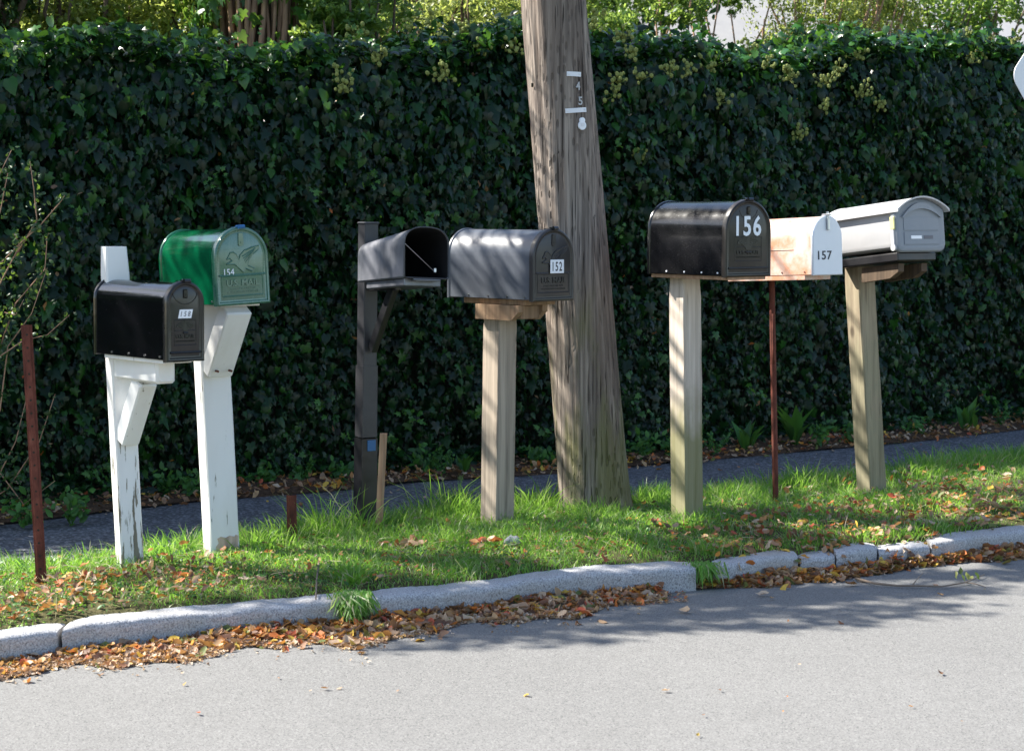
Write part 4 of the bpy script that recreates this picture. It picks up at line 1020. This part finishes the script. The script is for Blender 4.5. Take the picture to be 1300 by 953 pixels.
# ------------------------------------------------------------------ ivy hedge
HEND = (-6.5, 7.5)
hd = math.atan(.60); HN = np.array([math.sin(hd), -math.cos(hd), 0])     # towards the road
HT = np.array([math.cos(hd), math.sin(hd), 0])
def htop(x): return 2.30 + .055 * (x + 2.5) + .05 * np.sin(x * 2.3 + 1) + .035 * np.sin(x * 5.7)
def hpt(x, z, off):
    y = at(hb, x) + .10
    o = off + .07 * np.sin(x * 3.1 + z * 2.2) + .05 * np.sin(x * 7.3 - z * 5.1) + .03 * np.sin(x * 15 + z * 12) + .06 * np.sin(z * 1.4 + .4)
    edge = np.clip((z - (htop(x) - .38)) / .38, 0, 1); o = o - .34 * edge ** 2
    return np.stack([x, y, z], -1) + HN * np.asarray(o)[..., None]
hr = thing('ivy_hedge', (0, float(at(hb, 0)) + .3, 0), 0, 'tall wall of dark green ivy along the footpath with flower clusters on top', 'hedge')
H0 = np.array([0, float(at(hb, 0)) + .3, 0])
xs = np.linspace(*HEND, 150); rings = []
for x in xs:
    base = np.array([x, at(hb, x) + .10, 0]); tz = htop(x) - .12
    rings.append([base - HN * .30 + [0, 0, .0] - H0, base - HN * .36 + [0, 0, tz - .2] - H0, base - HN * .5 + [0, 0, tz] - H0, base - HN * .95 + [0, 0, tz] - H0, base - HN * 1.1 + [0, 0, .0] - H0])
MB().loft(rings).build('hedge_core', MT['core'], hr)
parts = []
n = 82000
x = rng.uniform(-5.2, 6.4, n); k = rng.uniform(size=n) < np.where((x > -3.2) & (x < 4.6), 1, .35); x = x[k]; n = len(x)
z = .04 + (htop(x) - .04) * rng.uniform(0, 1, n)
P = hpt(x, z, rng.uniform(-.20, .06, n)) - H0
T = np.stack([rng.normal(size=n) * .45, rng.normal(size=n) * .25, -np.ones(n)], 1) + HN * .25
N = HN + np.stack([np.zeros(n), np.zeros(n), np.full(n, .35)], 1) + rng.normal(size=(n, 3)) * .7
S = rng.uniform(.045, .088, n) * (.78 + .34 * z / 2.3)
S = S * np.clip(rng.lognormal(-.30, .28, n), .4, 1.4)
adult = rng.uniform(size=n) < .12 + .55 * np.clip((z - 1.3) / 1.0, 0, 1)
narrow = ~adult & (rng.uniform(size=n) < .3)
IVY2 = [(x_ * .72, y_ * (1.12 if y_ > 0 else .9), z_) for x_, y_, z_ in IVY_V]
HEART = [(0, -.34, .02), (.24, -.44, -.05), (.40, -.22, -.08), (.36, .08, -.06), (.20, .36, -.04), (0, .66, -.12), (-.20, .36, -.04), (-.36, .08, -.06), (-.40, -.22, -.08), (-.24, -.44, -.05), (0, 0, .05)]
HEARTF = [(10, i, (i + 1) % 10) for i in range(10)]
lob = ~adult & ~narrow
parts.append(leaves(P[lob], T[lob], N[lob], S[lob], IVY_V, IVY_F)); parts.append(leaves(P[narrow], T[narrow], N[narrow], S[narrow], IVY2, IVY_F)); parts.append(leaves(P[adult], T[adult], N[adult], S[adult], HEART, HEARTF))
# trailing over the ground at the foot
n = 3600
x = rng.uniform(-4, 6, n); u = rng.uniform(0, 1, n) ** 1.5 * (.55 + .35 * np.sin(x * 4.1) * np.sin(x * 1.7 + 1)); yy = at(hb, x) + .05 - u * (at(hb, x) - at(sb, x))
P = np.stack([x, yy, .03 + rng.uniform(0, .10, n) * (1 - u)], 1) - H0
parts.append(leaves(P, rdir(n) * [1, 1, .4] + HN, rdir(n) * .6 + [0, 0, .7] + HN * .4, rng.uniform(.03, .06, n), IVY_V, IVY_F))
# crest
n = 22000
x = rng.uniform(-4.6, 6.0, n); back = rng.uniform(.08, 1.05, n)
zz = htop(x) + .04 * np.sin(x * 6 + back * 8) + rng.normal(size=n) * .035 + .12 * rng.uniform(size=n) ** 4 * (.5 + np.sin(x * 3.3) * np.sin(x * 8.1 + 1)) - .02
y = at(hb, x) + .10
P = np.stack([x, y, zz], 1) - HN * back[:, None] - H0
P[:, 2] -= .12 * np.clip(.15 - back, 0, 1) * 3
T = rdir(n) * .8 + HN * .6 + [0, 0, -.2]; N = rdir(n) * .6 + [0, 0, .8] + HN * .35
half_ = rng.uniform(size=n) < .5; Sz = rng.uniform(.035, .085, n)
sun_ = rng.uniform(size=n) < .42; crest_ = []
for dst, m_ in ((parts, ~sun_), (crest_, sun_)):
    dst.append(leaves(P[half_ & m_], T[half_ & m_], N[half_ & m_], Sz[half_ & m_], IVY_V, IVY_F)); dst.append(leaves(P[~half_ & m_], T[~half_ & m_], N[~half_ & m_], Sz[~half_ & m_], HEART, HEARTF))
V, Fc = merge(crest_); meshobj('sunlit_crest_leaves', V, Fc, MT['ivy_crest_sunlit'], hr)
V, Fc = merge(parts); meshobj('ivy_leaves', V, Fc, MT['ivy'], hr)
n = 260; x = rng.uniform(-3.2, 4.8, n); z = rng.uniform(.1, 2.3, n)
v_ = dead(n, hpt(x, z, rng.uniform(-.04, .06, n)) - H0, (.025, .05), .6); meshobj('withered_leaves', v_[0], v_[1], MT['dead'], hr)
# sprigs of younger leaves poking out
parts = []; mb = MB()
for i in range(150):
    u = rng.uniform(); 
    px = rng.uniform(0, 1300); x0 = solve(lambda X: proj((X, at(hb, X), 1.5))[0], px, -8, 9)
    if i < 95: zz = htop(x0) + rng.uniform(-.12, .04); off = rng.uniform(-.5, .1)
    elif i < 112: zz = rng.uniform(1.4, 2.2); off = .08
    else: zz = rng.uniform(.05, .35); off = .08
    p = hpt(np.array([x0]), np.array([zz]), np.array([off]))[0]
    d = np.array([rng.normal() * .6, -.2, rng.uniform(.1, 1) if i < 95 else rng.uniform(-.8, .4)]); d /= np.linalg.norm(d); Ls = rng.uniform(.08, .2)
    pts = [p - H0, p + d * Ls * .5 - H0 + [0, 0, .01], p + d * Ls - H0]; mb.tube(pts, .002, 5)
    m = rng.integers(5, 11); tt = rng.uniform(.2, 1, m)[:, None]
    parts.append(leaves(pts[0] + d * Ls * tt + rng.normal(size=(m, 3)) * .02, rdir(m) + d, rdir(m) * .6 + HN + [0, 0, .8], rng.uniform(.025, .05, m), IVY_V, IVY_F))
V, Fc = merge(parts); meshobj('young_leaves', V, Fc, MT['ivy_bright'], hr)
# umbels
ico = []
def ball(c, r_, mb):
    b = len(mb.v); rows, cols = 5, 7; vs = [(0, 0, 1)]
    for i in range(1, rows):
        for j in range(cols):
            a = PI * i / rows; t_ = 2 * PI * (j + .5 * (i % 2)) / cols; q = 1 + .16 * ((i * 3 + j * 5) % 3 - 1); vs.append((math.sin(a) * math.cos(t_) * q, math.sin(a) * math.sin(t_) * q, math.cos(a) * q))
    vs.append((0, 0, -1)); fs = []
    for j in range(cols): fs.append((0, 1 + j, 1 + (j + 1) % cols))
    for i in range(rows - 2):
        for j in range(cols):
            a_ = 1 + i * cols + j; b_ = 1 + i * cols + (j + 1) % cols; fs += [(a_, a_ + cols, b_ + cols), (a_, b_ + cols, b_)]
    l = len(vs) - 1
    for j in range(cols): fs.append((l, l - cols + (j + 1) % cols, l - cols + j))
    mb.add([np.array(v) * r_ + c for v in vs], fs)
cl = [(452, 62, .3), (430, 95, .1), (437, 110, .0), (520, 30, .4), (548, 25, .4), (565, 50, .3), (590, 38, .3), (610, 60, .2), (640, 45, .3), (655, 60, .1), (450, 40, .4), (755, 30, .2), (762, 15, .3), (790, 45, .2), (800, 65, .1), (785, 100, .0), (780, 115, .0), (815, 95, .0), (850, 90, .0), (872, 88, .0), (905, 80, .1), (950, 60, .3), (975, 78, .1), (1000, 88, .0), (1003, 96, .0), (1050, 100, .0), (1065, 88, .1), (1095, 115, -.0), (1120, 130, -.05), (1048, 135, -.05), (1090, 70, .2), (1130, 80, .3), (1230, 42, .4), (1262, 50, .4), (1245, 62, .3), (1285, 60, .4), (1232, 75, .2), (1290, 48, .4), (912, 125, -.05), (812, 195, -.05), (1015, 170, -.05), (560, 92, .05), (480, 75, .15), (1150, 90, .2), (1170, 60, .4), (700, 60, .3), (1200, 60, .4)]
for i, (px, py, back) in enumerate(cl):
    X = solve(lambda X: proj((X, at(hb, X) + .1, 2.3))[0], px, -8, 9); Y = at(hb, X) + .02 + max(back, 0) * 1.2
    c = dep(px, py, Y) - H0; mb = MB(); m = int(rng.integers(12, 22)); s_ = rng.uniform(.5, .8)
    for _ in range(m):
        q = c + rng.normal(size=3) * np.array([.045, .03, .04]) * s_
        ball(q, rng.uniform(.009, .016), mb); mb.tube([q, c + [0, .03, -.03]], .0012, 4)
    mb.build('flower_cluster', MT['umbel'], hr)

# ------------------------------------------------------------------ weeds at the foot of the hedge
LONG_V = [(0, 0, 0), (.09, .3, .05), (.12, .6, .1), (0, 1, -.05), (-.12, .6, .1), (-.09, .3, .05), (0, .55, .03)]
LONG_F = [(6, i, (i + 1) % 6) for i in range(6)]
wl = [(150, 632, .22, 'fern'), (212, 628, .16, 'leafy'), (30, 668, .16, 'leafy'), (92, 664, .14, 'leafy'), (330, 616, .12, 'leafy'), (385, 612, .16, 'fern'), (430, 610, .12, 'leafy'), (540, 602, .17, 'leafy'), (590, 600, .13, 'dock'), (560, 604, .18, 'fern'), (690, 592, .12, 'leafy'), (812, 585, .2, 'leafy'), (850, 580, .14, 'leafy'), (905, 578, .2, 'fern'), (950, 572, .22, 'dock'), (1010, 566, .3, 'dock'), (1040, 566, .2, 'leafy'), (1075, 562, .16, 'leafy'), (1160, 552, .14, 'leafy'), (1225, 546, .26, 'dock'), (1270, 540, .16, 'fern'), (250, 630, .12, 'leafy'), (470, 606, .12, 'leafy')]
near = ['between the two white posts', 'left of the green mailbox post', 'behind the leaning steel post', 'right of the leaning steel post', 'right of the green mailbox post', 'behind the rusty stub', 'left of the black sleeved post', 'left of the 152 post', 'just left of the 152 post', 'behind the bare stake', 'between the 152 post and the pole', 'right of the utility pole', 'left of the 156 post', 'right of the 156 post', 'left of the rusty pipe', 'behind the rusty pipe', 'between the pipe and the last post', 'left of the last post', 'right of the last post', 'well right of the last post', 'near the cracked footpath', 'behind the green mailbox post', 'right of the black sleeved post']
for i, (px, py, hh, kd) in enumerate(wl):
    p = gnd(px, py, .02); t = thing('weed_plant', p, 0, '%s weed at the foot of the hedge, %s' % ({'fern': 'feathery', 'leafy': 'small leafy', 'dock': 'broad leaved upright'}[kd], near[i]), 'weed', 'weeds along the hedge foot')
    if kd == 'dock':
        m = 12; a = rng.uniform(0, 2 * PI, m); T = np.stack([np.cos(a) * .5, np.sin(a) * .5, np.ones(m) * rng.uniform(.6, 1.3, m)], 1); N = np.stack([-np.cos(a), -np.sin(a), np.ones(m) * .5], 1)
        v = leaves(rng.normal(size=(m, 3)) * [.02, .02, 0], T, N, rng.uniform(.6, 1, m) * hh, LONG_V, LONG_F)
        meshobj('foliage', v[0], v[1], MT['weed'], t)
    else:
        parts = []; mb = MB(); m = 7
        for s_ in range(m):
            a = rng.uniform(0, 2 * PI); d = np.array([math.cos(a) * .6, math.sin(a) * .4, rng.uniform(.5, 1.4)]); d /= np.linalg.norm(d); Ls = hh * rng.uniform(.6, 1.1)
            mb.tube([(0, 0, 0), d * Ls * .5, d * Ls + [0, 0, -.02]], .0018, 5)
            q = 26 if kd == 'fern' else 9; tt = rng.uniform(.15, 1, q)[:, None]
            sz = rng.uniform(.018, .03, q) if kd == 'fern' else rng.uniform(.03, .06, q)
            parts.append(leaves(d * Ls * tt + rng.normal(size=(q, 3)) * (.006 if kd == 'fern' else .02), rdir(q) + d * .5, rdir(q) * .5 + [0, -.6, .8], sz, OV_V, OV_F))
        mb.build('stem', MT['weed'], t); V, Fc = merge(parts); meshobj('foliage', V, Fc, MT['weed'], t)

# shrub at the left edge
t = thing('leafy_shrub', (gnd(-10, 668)[0], gnd(-10, 668)[1], 0), 0, 'straggly small leaved shrub growing up the hedge at the left edge', 'shrub')
O = np.array(t.location); mb = MB(); parts = []
brs = [[(-40, 640), (0, 520), (10, 440), (40, 398), (60, 340)], [(-40, 600), (0, 440), (20, 385), (57, 342), (60, 300), (62, 296)], [(-20, 500), (0, 335), (30, 305), (52, 285), (78, 255), (82, 248)], [(20, 325), (47, 280), (43, 240), (38, 205)], [(-30, 560), (0, 395), (20, 400), (30, 380)], [(-40, 420), (0, 360), (25, 312), (18, 296)], [(-30, 470), (0, 452), (30, 432), (60, 425), (88, 400)], [(-40, 650), (0, 600), (20, 560), (35, 500)], [(-20, 300), (0, 270), (10, 220)], [(-20, 640), (10, 620), (50, 560), (70, 500)], [(-30, 560), (30, 640), (70, 610)], [(-40, 280), (-10, 240), (15, 190)]]
for b_ in brs:
    Y = O[1] - .12 + rng.uniform(-.08, .06); pts = [dep(a, c, Y - .02 * k_) - O for k_, (a, c) in enumerate(b_)]
    mb.tube(pts, list(np.linspace(.0045, .0015, len(pts))), 6)
    for i in range(len(pts) - 1):
        L_ = np.linalg.norm(pts[i + 1] - pts[i]); q = int(L_ * 120) + 2; tt = rng.uniform(0, 1, q)[:, None]
        parts.append(leaves(pts[i] * (1 - tt) + pts[i + 1] * tt + rng.normal(size=(q, 3)) * .022, rdir(q) + [0, 0, .3], rdir(q) * .6 + [.2, -.8, .6], rng.uniform(.018, .036, q), OV_V, OV_F))
q = 700; c = np.stack([rng.normal(size=q) * .22 + O[0] - .25, np.full(q, O[1] - .0) + rng.normal(size=q) * .08, rng.uniform(.1, 1.6, q)], 1) - O
parts.append(leaves(c, rdir(q), rdir(q) * .6 + [.2, -.8, .6], rng.uniform(.018, .04, q), OV_V, OV_F))
mb.build('branches', MT['stem'], t, smooth=True); V, Fc = merge(parts); meshobj('foliage', V, Fc, MT['shrub'], t)

# ------------------------------------------------------------------ trees and house behind the hedge
def limb(mb, a, b, r0, r1, wig=.12, n=6):
    a = np.array(a, float); b = np.array(b, float); L_ = np.linalg.norm(b - a)
    pts = [a + (b - a) * i / n + (rng.normal(size=3) * wig * L_ / n if 0 < i < n else 0) for i in range(n + 1)]
    mb.tube(pts, list(np.linspace(r0, r1, n + 1)), 7); return pts
def bush(name, base, label, cat, blobs, n, size, mat, bark, tmpl=(OV_V, OV_F), trunk=.06, group=None, nl=3, flat=.6):
    base = np.array(base, float); t = thing(name, base, 0, label, cat, group); mb = MB(); parts = []
    for (c, r_, frac) in blobs:
        c = np.array(c, float) - base; fork = np.array([c[0] * .3, c[1] * .3, max(.3, c[2] * .4)])
        limb(mb, (0, 0, -.1), fork, trunk, trunk * .6); 
        for _ in range(nl + 3):
            e = c + rdir(1)[0] * r_ * .8; pp = limb(mb, fork, e, trunk * .55, .006, .2)
        m = int(n * frac); k_ = max(10, m // 60); cc = c + rdir(k_) * (rng.uniform(0, 1, k_) ** .5 * r_)[:, None] * [1, 1, .8]
        idx = rng.integers(0, k_, m); Pq = cc[idx] + rng.normal(size=(m, 3)) * r_ * .10
        T = rdir(m) + [0, 0, -.3]; N = rdir(m) * flat + [0, 0, 1] + [.0, -.25, 0]
        parts.append(leaves(Pq, T, N, rng.uniform(*size, m), *tmpl))
    mb.build('trunk', bark, t, smooth=True); V, Fc = merge(parts); meshobj('crown', V, Fc, mat, t); return t
def bx(px, py, Y): return dep(px, py, Y)
# bright shrub on the left
def g0(px, Y): p = dep(px, 100, Y); return (p[0], p[1], .03)
bush('shrub', g0(120, 12.3), 'sunlit yellow green shrub behind the hedge left of the ivy clad trunk', 'shrub', [(bx(90, 40, 12.2), .42, .3), (bx(170, 25, 12.5), .5, .4), (bx(60, -30, 12.6), .5, .3), (bx(215, -20, 12.7), .45, .25)], 9500, (.03, .055), MT['bush_yellow'], MT['bark'], group=None)
bush('tree', g0(5, 12.0), 'dark branching tree at the far left behind the hedge', 'tree', [(bx(-40, -90, 12.0), .6, .5), (bx(10, -35, 11.9), .33, .4), (bx(-25, 20, 11.8), .25, .3), (bx(110, -60, 12.0), .25, .15)], 5200, (.035, .06), MT['bush_dark'], MT['bark'], trunk=.09)
# ivy clad tree with vine stems
TB = np.array([*dep(330, 60, 12.3)[:2], .03])
tr = thing('ivy_clad_tree', TB, 0, 'big tree trunk wrapped in pale vine stems and ivy behind the hedge', 'tree')
mb = MB(); tp = limb(mb, (0, 0, -.1), (-.1, .1, 5.0), .20, .15, .05, 8)
limb(mb, (-.1, .1, 5.0), (-.3, .3, 9.5), .15, .06, .08)
mb.build('trunk', MT['bark'], tr, smooth=True)
mb = MB()
for i in range(26):
    a = rng.uniform(PI * 1.02, PI * 1.98); r_ = rng.uniform(.20, .27); pts = []
    dx = rng.normal() * .12
    for z in np.linspace(0, 4.6, 22):
        aa = a + .25 * math.sin(z * 1.5 + i) + dx * (z - 2.5) * .3; rr_ = r_ + .02 * math.sin(z * 4 + i * 2) + max(0, 2.6 - z) * .02 * (i % 3); pts.append((rr_ * math.cos(aa) * 1.05, rr_ * math.sin(aa), z))
    mb.tube(pts, rng.uniform(.009, .024), 6)
mb.build('vine_stems', MT['stem'], tr, smooth=True)
n = 5200; a = rng.uniform(0, 2 * PI, n); z = rng.uniform(1.8, 5.0, n); rr_ = .30 + .06 * rng.normal(size=n) + .1 * np.abs(np.cos(a)); front = (np.sin(a) < -.15) & (np.abs(np.cos(a)) < .75)
k = ~front | (rng.uniform(size=n) < .12); a, z, rr_ = a[k], z[k], rr_[k]; n = len(a)
od = np.stack([np.cos(a), np.sin(a), np.zeros(n)], 1)
v1 = leaves(od * rr_[:, None] + np.stack([0 * z, 0 * z, z], 1), rdir(n) * .5 + [0, 0, -1], od + rdir(n) * .5 + [0, 0, .4], rng.uniform(.05, .1, n), IVY_V, IVY_F)
meshobj('ivy', v1[0], v1[1], MT['ivy_bright'], tr)
# unseen leaf clumps added for their shade, joined to that tree: limbs reach over the verge and throw dappled shade on the road
mb = MB(); parts = []
LIMB0 = np.array([-.1, .1, 4.2])
def shade(px, py, z0, tt, n, rx, rz, size=(.05, .085)):
    g_ = gnd(px, py, z0); c = g_ + np.array([-SUNH[0] * tt, -SUNH[1] * tt, TAN * tt]) - TB
    if rng.uniform() < .55: limb(mb, LIMB0 + rng.normal(size=3) * [.4, .3, .4], c, .022, .005, .2, 5)
    axis = np.array([SUNH[0], SUNH[1], 0])
    k = rng.normal(size=(n, 3)) * rz + rng.normal(size=(n, 1)) * rx * np.array([1, .15, 0])
    return leaves(c + k, rdir(n), rdir(n) * .7 + [0, 0, 1], rng.uniform(*size, n), OV_V, OV_F)
sh = [(1010, 728, 40, .12), (1180, 728, 90, .3), (1260, 726, 90, .3), (560, 808, 60, .14), (620, 800, 70, .16), (680, 800, 70, .16), (730, 812, 50, .13), (760, 785, 110, .2), (830, 783, 120, .22), (890, 780, 110, .2), (800, 797, 80, .18), (870, 796, 50, .16), (960, 775, 70, .2), (1040, 778, 70, .16), (1110, 772, 60, .16), (1150, 768, 40, .15), (1080, 790, 30, .14), (1010, 795, 40, .16),
      (900, 757, 150, .2), (960, 757, 170, .2), (1020, 758, 120, .16), (870, 747, 90, .18), (1000, 748, 130, .2), (1080, 748, 140, .2), (1150, 748, 100, .18), (1050, 738, 60, .15),
      (540, 800, 40, .12), (470, 806, 40, .14), (640, 783, 50, .14), (700, 775, 60, .16)]
sh += [(870, 760, 110, .25), (930, 765, 120, .25), (990, 766, 110, .25), (1060, 760, 120, .25), (1130, 755, 110, .25), (1190, 750, 70, .2), (1000, 735, 110, .25), (1080, 732, 90, .25), (1160, 733, 90, .25), (1240, 730, 90, .25), (1290, 735, 70, .2), (620, 812, 60, .2), (560, 822, 50, .18), (660, 790, 80, .2), (780, 773, 90, .2), (1050, 785, 60, .2), (900, 797, 60, .2), (1170, 780, 40, .2)]
for px, py, n_, rx in sh: parts.append(shade(px, py, ROADZ, rng.uniform(4.2, 5.0), int(n_ * 1.25), rx, .04))
# shade over the verge, kerb face and gutter of the left half
for px, py, n_ in [(290, 806, 60), (340, 800, 70), (400, 795, 70), (460, 786, 70), (530, 775, 80), (600, 762, 60), (560, 738, 60), (500, 742, 70), (450, 748, 60), (620, 732, 40), (520, 725, 40), (380, 742, 40), (330, 738, 40), (210, 745, 50), (170, 738, 40), (940, 690, 30), (1000, 690, 30), (1260, 625, 60), (1220, 635, 40), (820, 705, 30)]:
    parts.append(shade(px, py, 0 if py < 765 else ROADZ, rng.uniform(4.6, 6.0), n_, .12, .07))
for tx, ty, tz_, n_ in [(-2.5, 9.0, 1.7, 260), (-2.3, 9.1, 1.2, 200), (-2.75, 8.9, 2.1, 260), (-2.2, 9.2, 1.9, 160)]:  # clumps added up the sun rays, out of view, to darken the left-edge shrub
    c = np.array([tx - SUNH[0] * 2.6, ty - SUNH[1] * 2.6, tz_ + TAN * 2.6]) - TB
    limb(mb, (-.1, .1, 3.6), c, .03, .006, .15)
    parts.append(leaves(c + rng.normal(size=(n_, 3)) * [.28, .2, .22], rdir(n_), rdir(n_) * .7 + [0, 0, 1], rng.uniform(.05, .085, n_), OV_V, OV_F))
mb.build('shade_limbs', MT['bark'], tr, smooth=True); V, Fc = merge(parts); meshobj('crown', V, Fc, MT['bush_green'], tr)  # this crown holds only the clumps added to cast shade

bush('shrub', g0(480, 12.6), 'loose green shrub behind the hedge between the ivy clad trunk and the pole', 'shrub', [(bx(440, 20, 12.0), .28, .35), (bx(415, 45, 11.8), .2, .2), (bx(470, -20, 12.4), .4, .3)], 6500, (.03, .06), MT['bush_green'], MT['bark'])
bush('shrub', g0(590, 14), 'pale yellow green shrub with bare twigs just left of the pole', 'shrub', [(bx(560, 5, 14), .5, .35), (bx(640, 10, 13.6), .45, .35), (bx(520, -40, 14.4), .5, .2), (bx(700, -10, 14), .4, .2)], 8500, (.025, .045), MT['bush_yellow'], MT['bark'], tmpl=(SM_V, SM_F), nl=6)
bush('tree', g0(800, 14.5), 'feathery evergreen tree right of the pole with branches over the roof', 'tree', [(bx(765, -5, 14.2), .40, .35), (bx(835, -12, 14.3), .36, .3), (bx(900, -45, 14.5), .38, .2), (bx(960, -35, 14.6), .28, .15), (bx(790, 35, 13.6), .25, .2), (bx(865, 5, 13.9), .22, .2), (bx(930, 0, 14.2), .16, .08)], 9000, (.025, .05), MT['bush_green'], MT['stem'], tmpl=(SM_V, SM_F), nl=-1, trunk=.022)
t = bush('shrub', g0(1040, 14.5), 'fine leaved yellow green shrub with reddish branches right of the roof', 'shrub', [(bx(1020, 15, 14.4), .42, .3), (bx(1085, 20, 14.6), .45, .35), (bx(1060, -40, 14.8), .5, .3), (bx(1130, 5, 14.9), .4, .3), (bx(1000, 70, 14.1), .3, .1)], 12000, (.022, .042), MT['bush_yellow'], MT['stem'], tmpl=(SM_V, SM_F), nl=7)
bush('tree', g0(1190, 15.5), 'open green tree with several dark stems at the right behind the hedge', 'tree', [(bx(1175, 10, 15.5), .55, .35), (bx(1240, -15, 15.6), .5, .25), (bx(1130, -30, 16), .6, .25), (bx(1290, -10, 15.8), .4, .2)], 6500, (.035, .06), MT['bush_green'], MT['bark'], trunk=.07, nl=5)
# far trees closing the view
far = [(-60, 17, 1.5), (60, 19, 1.6), (190, 18, 1.5), (300, 20, 1.7), (420, 18, 1.5), (520, 20, 1.6), (640, 18.5, 1.5), (740, 19.5, 1.5), (1200, 27, 2.2), (1330, 25, 2.2), (1080, 28, 2.0)]
fl = ['far left corner of the view', 'second from the left edge', 'behind the bright left shrub', 'directly behind the ivy clad trunk', 'just right of the ivy clad trunk', 'midway between trunk and pole', 'directly behind the utility pole', 'just right of the pole', 'far behind the open right tree', 'far right corner of the view', 'beyond the house at the right']
for i, (px, Y, r_) in enumerate(far):
    bush('background_tree', g0(px, Y), 'dark broadleaf tree in the distance, ' + fl[i], 'tree', [(bx(px, 60, Y), r_ * .9, .4), (bx(px, -90, Y), r_, .6), (bx(px - 40, -260, Y), r_, .4)], 5200, (.08, .15), MT['bush_dark'], MT['bark'], trunk=.1, group='trees closing the view behind the hedge')

# house
HY = 21.0
hx0, hx1 = dep(690, 50, HY)[0], dep(1420, 50, HY)[0]; ez = dep(900, 66, HY)[2]
t = thing('house', ((hx0 + hx1) / 2, HY + 3, 0), 0, 'house with a pale shingled roof seen beyond the hedge', 'house')
hw = (hx1 - hx0) / 2
mb = MB().box((0, 0, ez / 2 - .05), (hw * 2 - .6, 5.2, ez - .1), 0); mb.build('wall', MT['white_wall'], t)
mb = MB(); RY0, RY1, RZ = -3.0, 0, 2.3
mb.loft([[(x_, RY0, ez), (x_, 0, ez + RZ), (x_, 3.0, ez), (x_, 3.0, ez - .12), (x_, 0, ez + RZ - .14), (x_, RY0, ez - .12)] for x_ in (-hw, hw)])
rf = mb.build('roof', MT['roof'], t, auto=20)
MB().box((0, RY0 - .03, ez - .10), (hw * 2, .05, .2), .005).build('fascia', MT['white_wall'], t)
print('FACES', sum(len(o.data.polygons) for o in bpy.data.objects if o.type == 'MESH'))
